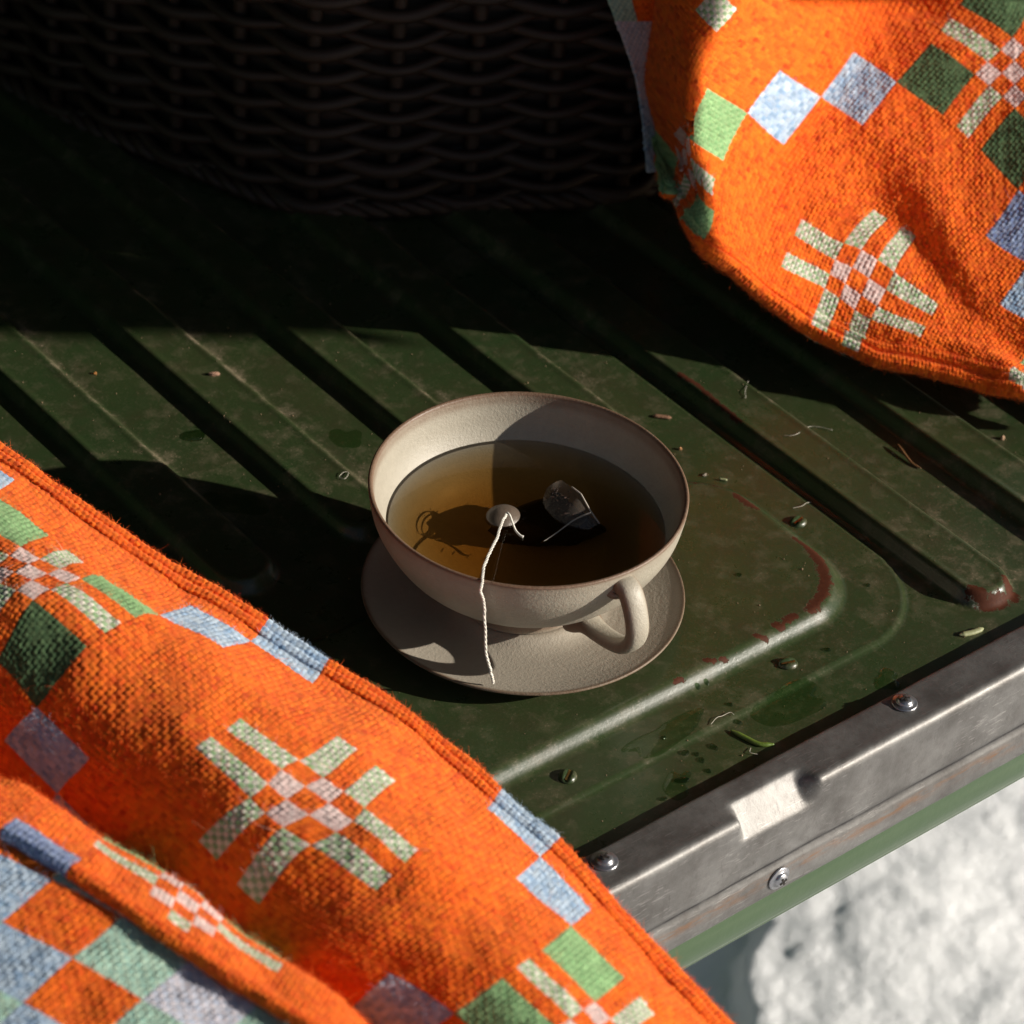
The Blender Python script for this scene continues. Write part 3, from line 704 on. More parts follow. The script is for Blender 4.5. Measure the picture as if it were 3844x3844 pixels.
# ------------------------------------------------------------------ woven wool blankets
TH = 4          # threads per pattern unit
SB = 4          # mesh steps per thread
def tps(ctrl):
    """smooth map (u, v) -> point fitted to control pairs [(u, v, X, Y, Z)]"""
    c = np.array(ctrl, float); uv = c[:, :2]/10; T = c[:, 2:]; n = len(c)
    def K(a, b):
        r2 = ((a[:, None]-b[None])**2).sum(-1); return r2*np.log(r2+1e-9)*.5
    A = np.zeros((n+3, n+3)); A[:n, :n] = K(uv, uv)+np.eye(n)*2e-3; A[:n, n] = 1; A[:n, n+1:] = uv; A[n, :n] = 1; A[n+1:, :n] = uv.T
    Wt = np.linalg.solve(A, np.vstack([T, np.zeros((3, 3))]))
    def f(u, v):
        sh = np.shape(u); q = np.stack([np.ravel(u), np.ravel(v)], -1)/10; out = np.zeros((len(q), 3))
        for i in range(0, len(q), 20000):
            b = q[i:i+20000]; out[i:i+20000] = K(b, uv)@Wt[:n]+Wt[n]+b@Wt[n+1:]
        return out.reshape(*sh, 3)
    return f
ORG, RED = np.array([.92, .172, .010]), np.array([.68, .058, .005])
PAL = {0: (ORG, RED), 1: (np.array([.30, .47, .22]), np.array([.20, .37, .16])), 2: (np.array([.085, .145, .062]), np.array([.045, .095, .040])),
       3: (np.array([.50, .58, .68]), np.array([.24, .36, .53])), 4: (np.array([.80, .60, .56]), np.array([.72, .50, .47])), 5: (np.array([.78, .68, .60]), np.array([.27, .42, .21])),
       6: (np.array([.30, .36, .52]), np.array([.15, .20, .38])),
       7: (np.array([.50, .64, .50]), np.array([.30, .50, .42])), 8: (np.array([.72, .64, .68]), np.array([.50, .54, .66]))}
def pattern(u, v, gi0=0, gj0=0, dark=None, bluedark=None):
    """front of the cloth: palette index at pattern coordinates; star lattice every 15 units"""
    out = np.zeros(u.shape, int)
    for i in range(-3, 5):
        for j in range(-3, 4):
            cu, cv = 15*i, 15*j; a, b = u-cu, v-cv
            near = (np.abs(a) < 5) & (np.abs(b) < 5)
            if (i+j) % 2 == 0:
                pk = ((np.abs(np.abs(a)-1) < .5) & (np.abs(np.abs(b)-1) < .5)) | ((np.abs(a) < .5) & (np.abs(b) < .5))
                out[near & pk] = 4
                bar = ((np.abs(b) < .5) & (np.abs(a) > 1.5) & (np.abs(a) < 4.5)) | ((np.abs(a) < .5) & (np.abs(b) > 1.5) & (np.abs(b) < 4.5))
                out[near & bar] = 5
                for sa in (-1, 1):
                    for sb in (-1, 1):
                        sq = (np.abs(a-3*sa) < 1.5) & (np.abs(b-3*sb) < 1.5)
                        out[sq] = 2 if (dark and (i, j, sa, sb) in dark) else 1
                        sq = (np.abs(a-6*sa) < 1.5) & (np.abs(b-6*sb) < 1.5); out[sq] = 6 if (bluedark and (i, j, sa, sb) in bluedark) else 3
            else:
                pk = ((np.abs(np.abs(a)-1) < .5) & (np.abs(b) < .5)) | ((np.abs(np.abs(b)-1) < .5) & (np.abs(a) < .5))
                out[near & pk] = 4
                bar = ((np.abs(np.abs(b)-1) < .5) & (np.abs(a) > 1.5) & (np.abs(a) < 4.5)) | ((np.abs(np.abs(a)-1) < .5) & (np.abs(b) > 1.5) & (np.abs(b) < 4.5))
                out[near & bar] = 5
    return out
def reverse(u, v):
    """back of the cloth: plaid of blue, green and lilac with orange squares on the diagonals"""
    i = np.floor(u/3).astype(int); j = np.floor(v/3).astype(int)
    band = np.array([3, 7, 8, 7, 3])
    out = band[(i-j) % 5]
    out[(i == j)] = 0; out[((i+j) % 10 == 0) & (np.abs(i-j) > 3)] = 0
    return out
def yarn_color(pi, iu, iv, seed):
    r = np.random.default_rng(seed)
    chk = (iu+iv) % 2
    A = np.array([PAL[k][0] for k in range(9)]); B = np.array([PAL[k][1] for k in range(9)])
    # bars are woven in a longer float so light and green alternate more coarsely
    mixv = chk.astype(float)*.85+r.uniform(-.25, .25, pi.shape)
    fl = (pi == 5); mixv = np.where(fl, chk*.8+r.uniform(-.05, .25, pi.shape), mixv)
    mixv = np.where(pi == 0, np.clip(r.normal(.36, .24, pi.shape), 0, 1), mixv)
    mixv = np.where(pi == 3, r.uniform(0, 1, pi.shape)**1.2, mixv)
    mixv = np.clip(mixv, 0, 1)[..., None]
    c = A[pi]*(1-mixv)+B[pi]*mixv
    c = c*(1+r.normal(0, .07, pi.shape))[..., None]
    return np.clip(c, 0, 1)
def weave_height(U, V):
    """U, V in threads"""
    fu, fv = U-np.floor(U)-.5, V-np.floor(V)-.5
    ck = (np.floor(U)+np.floor(V)) % 2
    wa = (1-(1.9*fu)**2)*(1-1.3*fv**2); wb = (1-(1.9*fv)**2)*(1-1.3*fu**2)
    return np.where(ck == 0, wa, wb)
def wool(name):
    m = M(name); col = m.attr('Col', 'Color'); c = m.coord('Object')
    n = m.noise(c, 2600, 4, .7); n2 = m.noise(c, 55, 3)
    col = m.mix(m.math('MULTIPLY', n, .55), col, m.mix(1., col, (1.25, 1.45, 1.5), 'MULTIPLY'))
    col = m.mix(.35, col, m.mix(1., col, m.mix(n2, (.90, .88, .86), (1.05, 1.06, 1.06)), 'MULTIPLY'))
    m.bsdf(col, .9, 0, n, .0006, .9, Sheen_Weight=.12, Sheen_Roughness=.5, Sheen_Tint=(1, .75, .5))
    m.b.inputs['Specular IOR Level'].default_value = .15
    return m.m
WOOL = wool('woven_wool')
def m_fuzz():
    m = M('wool_fuzz'); m.bsdf(m.attr('Col', 'Color'), .8, 0); m.b.inputs['Specular IOR Level'].default_value = .2; return m.m
FUZZM = m_fuzz()
def cloth(name, fn, u0, u1, v0, v1, pat, parent,  keepfn=None, extra=None, amp=.00075, seed=1, fuzz=0, thick=.0022, pid=None):
    nu, nv = int(round((u1-u0)*TH)), int(round((v1-v0)*TH))
    iu, iv = np.meshgrid(np.arange(nu), np.arange(nv), indexing='ij')
    gu, gv = np.meshgrid(np.linspace(u0, u1, nu*SB+1), np.linspace(v0, v1, nv*SB+1), indexing='ij')
    B = fn(gu, gv)
    du = np.gradient(B, axis=0); dv = np.gradient(B, axis=1)
    N = np.cross(du, dv); N /= np.linalg.norm(N, axis=-1)[..., None]+1e-12
    if (N[..., 2].mean() < 0): N = -N
    H = weave_height((gu-u0)*TH, (gv-v0)*TH)
    H = H*(.72+.6*noise2(gu*2.3, gv*2.3, seed, 3))
    if extra is not None: B = B+N*extra(gu, gv)[..., None]
    B = B+N*(H*amp)[..., None]
    B = B+du/np.linalg.norm(du, axis=-1)[..., None]*(.00012*noise2(gu*9, gv*9, seed+2, 2))[..., None]
    pi_ = pat(u0+(iu+.5)/TH+.003, v0+(iv+.5)/TH+.003)
    colr = yarn_color(pi_, iu, iv, seed)
    mask = None
    if keepfn is not None:
        fm = keepfn(u0+(np.arange(nu*SB)[:, None]+.5)/(TH*SB), v0+(np.arange(nv*SB)[None]+.5)/(TH*SB)); mask = fm
    me, keep = grid_mesh(name, B, mask)
    fc = np.repeat(np.repeat(colr, SB, 0), SB, 1).reshape(-1, 3)
    if keep is not None: fc = fc[keep]
    cc_ = np.ones((len(fc)*4, 4), np.float32); cc_[:, :3] = np.repeat(fc, 4, 0)
    a = me.color_attributes.new('Col', 'FLOAT_COLOR', 'CORNER'); a.data.foreach_set('color', cc_.reshape(-1))
    o = link(name, me, WOOL, parent)
    if parent: o.matrix_parent_inverse = parent.matrix_world.inverted()
    if thick:
        so = o.modifiers.new('thickness', 'SOLIDIFY'); so.thickness = thick; so.offset = -1 if (np.cross(du, dv)[..., 2].mean() > 0) else 1
    if fuzz:
        r = np.random.default_rng(seed+9); cand = np.flatnonzero((mask if mask is not None else np.ones((nu*SB, nv*SB), bool)).reshape(-1))
        pick = r.choice(cand, fuzz); a_, b_ = np.unravel_index(pick, (nu*SB, nv*SB))
        fuzz_curves(B[a_, b_], N[a_, b_], np.repeat(np.repeat(colr, SB, 0), SB, 1)[a_, b_], parent, r)
    return o, B, N
def fuzz_curves(p, n, c, parent, r, lmin=.0008, lmax=.0026):
    k = len(p); K = 5
    hc = bpy.data.hair_curves.new('fuzz'); hc.add_curves([K]*k)
    L = r.uniform(lmin, lmax, k)*np.where(r.uniform(0, 1, k) < .06, 2.2, 1)
    tan = r.normal(0, 1, (k, 3)); tan -= n*(tan*n).sum(-1)[:, None]; tan /= np.linalg.norm(tan, axis=1)[:, None]
    crl = r.normal(0, 1, (k, 3)); crl -= n*(crl*n).sum(-1)[:, None]*.6
    pts = np.zeros((k, K, 3)); lean = r.uniform(.3, 1.5, k)
    for i in range(K):
        t = i/(K-1)
        pts[:, i] = p+n*(L*t*(1-.35*t*lean))[:, None]+tan*(L*lean*t)[:, None]+crl*(L*.35*t*t)[:, None]
    pts[:, 0] -= n*.0003
    hc.position_data.foreach_set('vector', pts.reshape(-1).astype(np.float32))
    ra = hc.attributes.get('radius') or hc.attributes.new('radius', 'FLOAT', 'POINT')
    ra.data.foreach_set('value', np.tile(np.array([.000030, .000028, .000024, .000018, .000009]), k).astype(np.float32))
    col = np.ones((k, 4)); col[:, :3] = np.clip(c*1.15+.02, 0, 1)
    ca = hc.attributes.new('Col', 'FLOAT_COLOR', 'CURVE'); ca.data.foreach_set('color', col.reshape(-1).astype(np.float32))
    hc.materials.append(FUZZM)
    o = bpy.data.objects.new('fuzz', hc); COL.objects.link(o); o['kind'] = 'stuff'
    if parent: o.parent = parent; o.matrix_parent_inverse = parent.matrix_world.inverted()
    return o
def hem(name, fn, line, inward, pat, parent, seed=3, fuzz=0, prof=None, extra=None, amp=.0007, sgn=1):
    """rolled double hem: line(t)->(u,v) along the edge, inward=(du,dv) unit step into the cloth"""
    prof = prof or [(1.25, .0002), (1.12, .0013), (.92, .0019), (.72, .0015), (.62, .0006), (.54, .0003), (.46, .0010), (.28, .0021), (.05, .0021), (-.16, .0011), (-.26, -.0010), (-.20, -.0030), (-.02, -.0046), (.3, -.0052), (.7, -.0048), (1.2, -.0040)]
    ts = line[0]; us, vs = line[1], line[2]
    L = len(us); nprof = 13*SB
    pp = smoothline([(a, b*100) for a, b in prof], nprof+1); pp[:, 1] /= 100
    U = us[:, None]+inward[0][:, None]*pp[None, :, 0]; V = vs[:, None]+inward[1][:, None]*pp[None, :, 0]
    e = .05
    Bc = fn(us[:, None]+inward[0][:, None]*np.maximum(pp[None, :, 0], 0), vs[:, None]+inward[1][:, None]*np.maximum(pp[None, :, 0], 0))
    Bi = fn(us+inward[0]*e, vs+inward[1]*e); B0 = fn(us, vs); I = (Bi-B0); I /= np.linalg.norm(I, axis=-1)[:, None]
    T = np.gradient(B0, axis=0); T /= np.linalg.norm(T, axis=-1)[:, None]
    N = np.cross(T, I); N /= np.linalg.norm(N, axis=-1)[:, None]
    if N[:, 2].mean() < 0: N = -N
    unit = np.linalg.norm(Bi-B0, axis=-1)/e
    P = Bc+N[:, None]*pp[None, :, 1:2]+I[:, None]*(np.minimum(pp[None, :, 0], 0)*unit[:, None])[..., None]
    if extra is not None: P = P+N[:, None]*extra(U, V)[..., None]
    dP = np.gradient(P, axis=1); n2 = np.cross(np.gradient(P, axis=0), dP); n2 /= np.linalg.norm(n2, axis=-1)[..., None]+1e-12
    if (n2[:, :nprof//3, 2]).mean() < 0: n2 = -n2
    arc = np.arange(nprof+1)/SB; al = np.arange(L)/SB
    UU, VV = np.meshgrid(al, arc, indexing='ij')
    P = P+n2*(weave_height(UU, VV)*(.8+.5*noise2(UU*.4, VV*.7, seed, 3))*amp)[..., None]
    P = P+n2*(.0004*noise2(UU*.12, VV*.1+5, seed+4, 2))[..., None]
    nu, nv = (L-1)//SB, nprof//SB
    P = P[:nu*SB+1]
    iu, iv = np.meshgrid(np.arange(nu), np.arange(nv), indexing='ij')
    cu = U[SB//2::SB, :][:nu]; cv = V[SB//2::SB, :][:nu]; sel = np.minimum(np.arange(nv)*SB+SB//2, nprof)
    pi_ = pat(cu[:, sel], cv[:, sel])
    colr = yarn_color(pi_, iu, iv, seed)
    me, _ = grid_mesh(name, P)
    fc = np.repeat(np.repeat(colr, SB, 0), SB, 1).reshape(-1, 3)
    cc_ = np.ones((len(fc)*4, 4), np.float32); cc_[:, :3] = np.repeat(fc, 4, 0)
    a = me.color_attributes.new('Col', 'FLOAT_COLOR', 'CORNER'); a.data.foreach_set('color', cc_.reshape(-1))
    o = link(name, me, WOOL, parent); o.matrix_parent_inverse = parent.matrix_world.inverted()
    if fuzz:
        r = np.random.default_rng(seed+5); a_ = r.integers(0, nu*SB, fuzz); b_ = r.integers(0, int(nprof*.85), fuzz)
        fuzz_curves(P[a_, b_], n2[a_, b_], np.repeat(np.repeat(colr, SB, 0), SB, 1)[a_, b_], parent, r, .0006, .0016)
    return o

# --- lower left blanket: control pairs read in a 1932 px frame, each with its real height
def A2(u, v, x, y, z): return (u, v, *at(x*1.9896, y*1.9896, z))
LL = [A2(1.5, 1.5, 62.4, 1133, .100), A2(4.5, 1.5, 164.4, 1220.4, .100), A2(4.5, 4.5, 70.8, 1336, .090), A2(1.5, 4.5, -4, 1249.5, .092),
      A2(7.5, 4.5, 170.6, 1432.7, .088), A2(7.5, 7.5, 108, 1497, .078), A2(4.5, 7.5, 8.3, 1397, .080),
      A2(1.5, -1.5, 152, 1093.5, .095), A2(1.5, -4.5, 189, 1089, .085), A2(4.5, -1.5, 256, 1162, .096), A2(4.5, -4.5, 300, 1161, .086),
      A2(4.5, -7.5, 358, 1141, .064), A2(7.5, -4.5, 420, 1222, .085), A2(7.5, -7.5, 473, 1209, .064), A2(7.5, -10, 503, 1178, .052), A2(10.5, -7.5, 591, 1285, .064), A2(10.5, -10, 616, 1254, .052),
      A2(1.7, -10, 280, 1040, .052), A2(-2, -10, 140, 950, .052), A2(-5.9, -10, 0, 848, .052), A2(-12, -10, -240, 685, .052), A2(1.7, -7.5, 262, 1075, .064), A2(-2, -7.5, 120, 980, .064), A2(-8, -7.5, -110, 810, .062),
      A2(-8, 0, -230, 930, .085), A2(-8, 8, -440, 1230, .060),
      A2(10.5, -1, 441, 1364, .098), A2(13.5, -1, 545, 1437, .098), A2(10.5, 1, 385, 1399, .100), A2(13.5, 1, 491, 1491, .100),
      A2(14, -4.5, 655.5, 1401, .088), A2(14, -1.5, 591, 1449, .097), A2(16, -4.5, 728, 1457.6, .088), A2(16, -1.5, 666, 1507.6, .097),
      A2(14, 1.5, 485, 1520, .098), A2(14, 4.5, 395, 1603, .086), A2(16, 1.5, 553.5, 1574, .098), A2(16, 4.5, 470, 1690, .084),
      A2(16.5, -1, 678, 1541, .098), A2(19.5, -1, 775, 1615, .098), A2(16.5, 1, 616, 1582.5, .098), A2(19.5, 1, 725, 1665, .096),
      A2(13.1, -10, 718, 1314, .052), A2(15.3, -10, 798, 1374, .052), A2(17.5, -10, 878, 1434, .052), A2(15, -7.5, 768, 1395, .064),
      A2(19.5, -7.5, 918, 1526, .064), A2(19.5, -10, 940, 1499, .052), A2(22.5, -10, 1050, 1591, .052), A2(22.5, -7.5, 1019, 1616, .064),
      A2(22.5, -4.5, 976, 1653, .080), A2(25.5, -7.5, 1114.5, 1717, .064), A2(25.5, -4.5, 1077, 1746, .080), A2(28.5, -4.5, 1178, 1845, .078), A2(28.5, -1.5, 1122.5, 1889.6, .086), A2(25.5, -1.5, 1019, 1797, .090),
      A2(27, -10, 1203, 1760, .051), A2(30, -10, 1293, 1855, .050), A2(32.8, -10, 1373, 1938, .048), A2(38, -10, 1530, 2120, .040), A2(38, 0, 1330, 2250, .070),
      A2(24, 3, 850, 1830, .092), A2(30, 6, 980, 2080, .086), A2(20, 5, 610, 1800, .086), A2(38, 12, 1150, 2480, .06),
      # the valley behind the second fold, the fold itself and the cloth that rises towards the camera in front of it
      A2(4, 10, -38, 1500, .070), A2(10, 9.8, 165, 1605, .068), A2(15, 9.8, 345, 1738, .068), A2(20, 9.8, 540, 1873, .068), A2(27, 9.8, 780, 2050, .07),
      A2(0, 13.4, -210, 1362, .088), A2(6, 13.4, 30, 1476, .089), A2(12, 13.4, 252, 1608, .089), A2(15, 13.4, 366, 1686, .089), A2(18, 13.4, 482, 1773, .089), A2(22, 13.4, 632, 1880, .089), A2(28, 13.4, 845, 2050, .089),
      A2(12, 15, 236, 1624, .094), A2(15, 15, 352, 1704, .094), A2(18, 15, 468, 1790, .094), A2(6, 15, 10, 1492, .094), A2(24, 15, 692, 1955, .094),
      A2(7.5, 16.6, 40, 1532, .100), A2(10.5, 16.6, 165, 1608, .100), A2(15, 16.6, 342, 1732, .100), A2(20, 16.6, 532, 1866, .100), A2(7.5, 18.2, 8, 1566, .106), A2(10.5, 18.2, 133, 1640, .106), A2(15, 18.2, 320, 1769, .106), A2(21, 18.2, 553, 1918, .106), A2(28, 18.2, 803, 2098, .106), A2(0, 18.2, -300, 1390, .106)]
lf = tps(LL)
b1 = empty('wool_blanket', tuple(at(900, 3000, 0)*np.array([1, 1, 0])), label='folded orange wool blanket in the near left corner, its checked reverse side showing', cat='blanket', group='patterned orange wool blankets')
b2 = empty('wool_blanket', tuple(at(3500, 700, 0)*np.array([1, 1, 0])), label='orange star patterned wool blanket hanging down at top right beside the dark basket', cat='blanket', group='patterned orange wool blankets')
bpy.context.view_layer.update()
dk = {(0, 0, 1, 1), (0, 0, -1, 1)}
def pl(u, v):
    o = pattern(u, v, dark=dk)
    o[(v > 17.3) | ((v > 16.4) & (np.abs(u-15) > 1.2))] = 0; o[(v > 17.3) & (u > 7.5) & (u < 10.5)] = 6; o[(v > 12) & (np.abs(u-15) > 5)] *= (v[(v > 12) & (np.abs(u-15) > 5)] > 17.3)
    return o
wr = lambda u, v: .0012*noise2(u*.35, v*.35, 61, 2)
cloth('front_cloth', lf, -9, 35, -9.75, 18.25, pl, b1, amp=.00062, extra=wr, seed=2, fuzz=26000)
t_ = np.arange(-9, 34.5, 1/(TH*SB))
hem('hem', lf, (t_, t_, np.full(len(t_), -9.95)), (np.zeros(len(t_)), np.ones(len(t_))), pl, b1, seed=12, fuzz=9000, extra=wr)
hem('hem', lf, (t_[60:], t_[60:], np.full(len(t_[60:]), 18.35)), (np.zeros(len(t_[60:])), -np.ones(len(t_[60:]))), pl, b1, seed=13, fuzz=4000, prof=[(.55, .0002), (.50, .0007), (.42, .0011), (.34, .0008), (.28, .0003), (.22, .0007), (.10, .0014), (.0, .0014), (-.10, .0008), (-.14, -.0004), (-.10, -.0014), (.0, -.0020), (.2, -.0022), (.5, -.0020)])
# the reverse of the cloth, lying below the second hem
RV = []
for i in range(-3, 6):
    for j in range(-3, 5):
        px, py = 98+131*i-94*j+3.0*i*j*.3, 1665+65*i+80*j+4*i*i*.9
        RV.append(A2(3*i, 3*j, px, py+ (0 if j >= 0 else 0), .1035+.0012*j))
rf_ = tps(RV)
cloth('reverse_cloth', rf_, -8, 14, -3, 11, reverse, b1, keepfn=lambda u, v: v > .08*u-.7, seed=5, fuzz=5000, extra=lambda u, v: .0015*noise2(u*.3, v*.3, 66, 2))

# --- upper right blanket
def C2(u, v, x, y, dz=0, sl=.045, wrap=None):
    sx_, sy_ = 2200+x*1640/1927.6/1.0, y*1640/1927.6      # crop pixels -> photograph pixels
    ye = np.interp(sx_, [2480, 2590, 2740, 3000, 3400, 3844, 4600], [640, 900, 1050, 1190, 1340, 1480, 1700])
    ze = np.interp(sx_, [2480, 2590, 2740, 3000, 3400, 3844], [.062, .058, .043, .023, .016, .012])
    sl_ = np.interp(sx_, [2600, 3100], [.060, sl])
    z = ze+sl_*1e-3*(ye-sy_)+dz
    if wrap is not None: z = (760-min(sy_, 700))/7200+wrap
    return (u, v, *at(sx_, sy_, z))
UR = [C2(15, -15, 1890, 320), C2(10.5, -13.5, 1520, 185), C2(13.5, -13.5, 1715, 325), C2(13.5, -10.5, 1575, 500), C2(10.5, -10.5, 1370, 357),
      C2(7.5, -10.5, 1185, 225), C2(10.5, -7.5, 1220, 550), C2(7.5, -7.5, 1037, 427), C2(4.5, -7.5, 860, 310, .010), C2(7.5, -4.5, 890, 630), C2(4.5, -4.5, 718, 500, .007),
      C2(1.5, -4.5, 540, 390, .017), C2(4.5, -1.5, 600, 710), C2(1.5, -1.5, 455, 610, .006), C2(0, 0, 422, 685, -.002),
      C2(1.5, 1.5, 490, 850), C2(4.5, 1.5, 553, 935), C2(4.5, 4.5, 512, 1080), C2(1.5, 4.5, 437, 975, -.002), C2(4.5, 0, 550, 830), C2(0, 3, 422, 840, -.004), C2(-1.5, 1.5, 400, 700, -.003), C2(-1.5, 4.5, 388, 860, -.006),
      C2(-3, 3, 352, 745, -.004), C2(-4.5, 4.5, 345, 810, -.012), C2(-1.5, -1.5, 415, 560, -.001), C2(0.1, -4.2, 455, 350, .021), C2(-.8, -8.8, 585, 30, .027), C2(-1, -12, 690, -200, .030),
      C2(-3, -1, 272, 400, wrap=.007), C2(-4, -5.6, 322, 20, wrap=.006), C2(-3, 2.5, 310, 640, wrap=.010), C2(-6, 0, 300, 420, wrap=-.012), C2(-7, -4, 345, 100, wrap=-.012), C2(-5, -9, 400, -300, wrap=.006), C2(-8, -8, 400, -250, wrap=-.004), C2(-6, 4, 335, 700, wrap=.0),
      C2(10.5, -1, 930, 1010), C2(13.5, -1, 1110, 1125), C2(10.5, 1, 865, 1155), C2(13.5, 1, 1060, 1250), C2(14, -4.5, 1305, 925), C2(14, -1.5, 1175, 1095), C2(16, -4.5, 1430, 1000), C2(16, -1.5, 1320, 1180),
      C2(16.5, -1, 1340, 1250), C2(19.5, -1, 1540, 1370), C2(16.5, 1, 1265, 1395), C2(19.5, 1, 1480, 1490), C2(14, 4, 1030, 1440), C2(16, 4, 1180, 1510), C2(10.5, 4.6, 800, 1320), C2(7.5, 4.6, 640, 1190),
      C2(23.5, 2.1, 1700, 1690), C2(27, .6, 1932, 1758), C2(19.5, -4.5, 1640, 1190), C2(22.5, -6, 1880, 1270), C2(19.5, -9, 1830, 960), C2(22.5, -9, 2030, 1060), C2(18, -12, 1895, 640),
      C2(12, -18, 1840, 10), C2(7.5, -16, 1330, -90), C2(3, -14, 900, -190, .020), C2(12, -24, 1900, -480), C2(20, -18, 2250, 480), C2(28, -10, 2450, 1180), C2(34, -2, 2500, 1760), C2(4, -24, 1300, -780, 0, .10), C2(30, -24, 3000, 500, -.03), C2(20, -32, 2700, -500, -.02)]
uf = tps(UR)
def vh(u): return np.interp(u, [-8, 1, 4, 7.5, 10.5, 15, 17.5, 19.5, 23.5, 27, 34], [4.4, 4.5, 4.9, 4.6, 4.5, 4.45, 4.2, 3.4, 2.0, .55, -2.0])
dk2 = {(1, -1, a, b) for a in (-1, 1) for b in (-1, 1)}
def pu(u, v):
    o = pattern(u, v, dark=dk2, bluedark={(1, -1, 1, 1)})
    o[(u < -1.5) & (v < 1.5)] = 0; o[(u < 1.5) & (v < -2.4)] = 0; o[(np.abs(u+.8) < .8) & (v > -9.2) & (v < -7.6)] = 5; o[(u < 10) & (v > 4.45)] = 0
    return o
def pr_(u, v):
    o = np.full(u.shape, 8); o[v > 8] = 3; o[v < 1.4] = 7; o[(v < 1.4) & (u > 2) & (u < 4)] = 0; o[(v < 1.4) & (u >= 4)] = 5
    return o
def folds(u, v):
    w1 = .0030*np.exp(-(((u-17)*.55-(v+6)*.84)/1.6)**2)*sstep(12, 18, u)
    w2 = -.0048*np.exp(-(((u-15)*.25-(v+4.6)*.97)/1.5)**2)*sstep(9, 14, u)
    w3 = .0040*np.exp(-((v-1.2+(u-20)*.30)/1.1)**2)*sstep(15, 19, u)
    w4 = -.0035*np.exp(-(((u-8)*.9-(v+1)*.3)/1.8)**2)*np.exp(-((v+3)/4.)**2)
    return w1+w2+w3+w4+.0016*noise2(u*.14, v*.18, 71, 1)+.0004*noise2(u*.4, v*.4, 73, 2)
cloth('front_cloth', uf, -7, 34, -24, 5, pu, b2, amp=.00095, keepfn=lambda u, v: (v < vh(u)-.05)+0*u > 0, extra=folds, seed=21, fuzz=30000)
tu = [-6.5]; 
while tu[-1] < 33.5: tu.append(tu[-1]+1/(TH*SB)/math.hypot(1, float(vh(tu[-1]+.1)-vh(tu[-1]))/.1))
tu = np.array(tu); tv = vh(tu)
from_dv = np.gradient(tv, tu); ln_ = np.hypot(1, from_dv)
hem('hem', uf, (tu, tu, tv), (from_dv/ln_, -1/ln_), pu, b2, seed=25, fuzz=9000, extra=folds)
# its grey lilac reverse, seen hanging behind the left fold in the shade
def C3(u, v, x, y, dz): return C2(u, v, x, y, dz)
RR = [C2(u_, v_, x_, y_, wrap=w_) for u_, v_, x_, y_, w_ in ((0, 0, 95, 0, .003), (6, 0, 400, 0, -.002), (0, 6, 210, 330, .003), (6, 6, 400, 330, -.002), (1, 12, 285, 640, .006), (6, 12, 400, 640, .002), (0, -6, 10, -330, .006), (6, -6, 400, -330, .002), (2, 15, 320, 800, .004), (6, 15, 400, 800, .002))]
cloth('reverse_cloth', tps(RR), 0, 6, -6, 14, pr_, b2, seed=27, amp=.0002)

# ------------------------------------------------------------------ wicker basket
loop = [(.226, .206), (.160, .240), (.118, .262), (.094, .284), (.076, .330), (.056, .388), (.046, .433), (.040, .50), (.052, .56), (.10, .60), (.18, .60), (.27, .55), (.35, .47), (.385, .38), (.375, .32), (.32, .26), (.265, .215)]
lp = np.array(loop+[loop[0]]); LP = smoothline(np.vstack([lp[-3:-1], lp, lp[1:3]]), 1400)[2*1400//(len(lp)+3):-2*1400//(len(lp)+3)]
seg_ = np.r_[0, np.cumsum(np.hypot(*np.diff(LP, axis=0).T))]; PER = seg_[-1]
ctr = np.array([.21, .38])
def bpos(sl_, z, off=0):
    x = np.interp(sl_ % PER, seg_, LP[:, 0]); y = np.interp(sl_ % PER, seg_, LP[:, 1])
    x2 = np.interp((sl_+.004) % PER, seg_, LP[:, 0]); y2 = np.interp((sl_+.004) % PER, seg_, LP[:, 1])
    t = np.stack([x2-x, y2-y], -1); t /= np.linalg.norm(t, axis=-1)[..., None]+1e-9
    n = np.stack([-t[..., 1], t[..., 0]], -1)
    c = np.stack([x, y], -1); sgn = np.sign(((c-ctr)*n).sum(-1))[..., None]; n = n*sgn
    p = c+n*(off+np.asarray(z)*.02)[..., None] if np.ndim(off+np.asarray(z)*.02) else c+n*(off+z*.02)
    return np.concatenate([p, np.broadcast_to(np.asarray(z, float)[..., None] if np.ndim(z) else np.full(p.shape[:-1]+(1,), float(z)), p.shape[:-1]+(1,))], -1)
m = M('willow'); c = m.coord('Object'); n_ = m.noise(m.map(c, (20, 20, 200)), 1, 4, .6)
m.bsdf(m.mix(n_, (.010, .005, .003), (.045, .022, .011)), .65, 0, m.noise(c, 700, 3), .0003, .5); WILLOW = m.m
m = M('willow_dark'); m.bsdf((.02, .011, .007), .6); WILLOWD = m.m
basket = empty('wicker_basket', (.21, .38, -.006), label='dark brown woven wicker basket standing in the shade behind the cup', cat='basket', )
bpy.context.view_layer.update()
nst = 2*int(round(PER/.074)); step = PER/nst
BZ0, NROW, PITCH = .004, 30, .0066
for k in range(NROW):
    z0 = BZ0+PITCH*k; n = 340
    sarr = np.linspace(0, PER, n); ph = math.pi*(k % 2)
    off = .0050*np.cos(math.pi*sarr/step+ph); zz = z0-.0016*np.cos(math.pi*sarr/step+ph)+.0012*noise2(sarr*25+k*7, sarr*0+k, 81, 2)
    pth = bpos(sarr, zz, off); pth[-1] = pth[0]
    child('weaver', tube_mesh('weaver', pth, .0030+.0004*math.sin(k*2.7)+.0006*noise2(sarr*12+k*3, sarr*0+k*1.7, 82, 2), 7, cap=False), WILLOW, basket)
stk = None
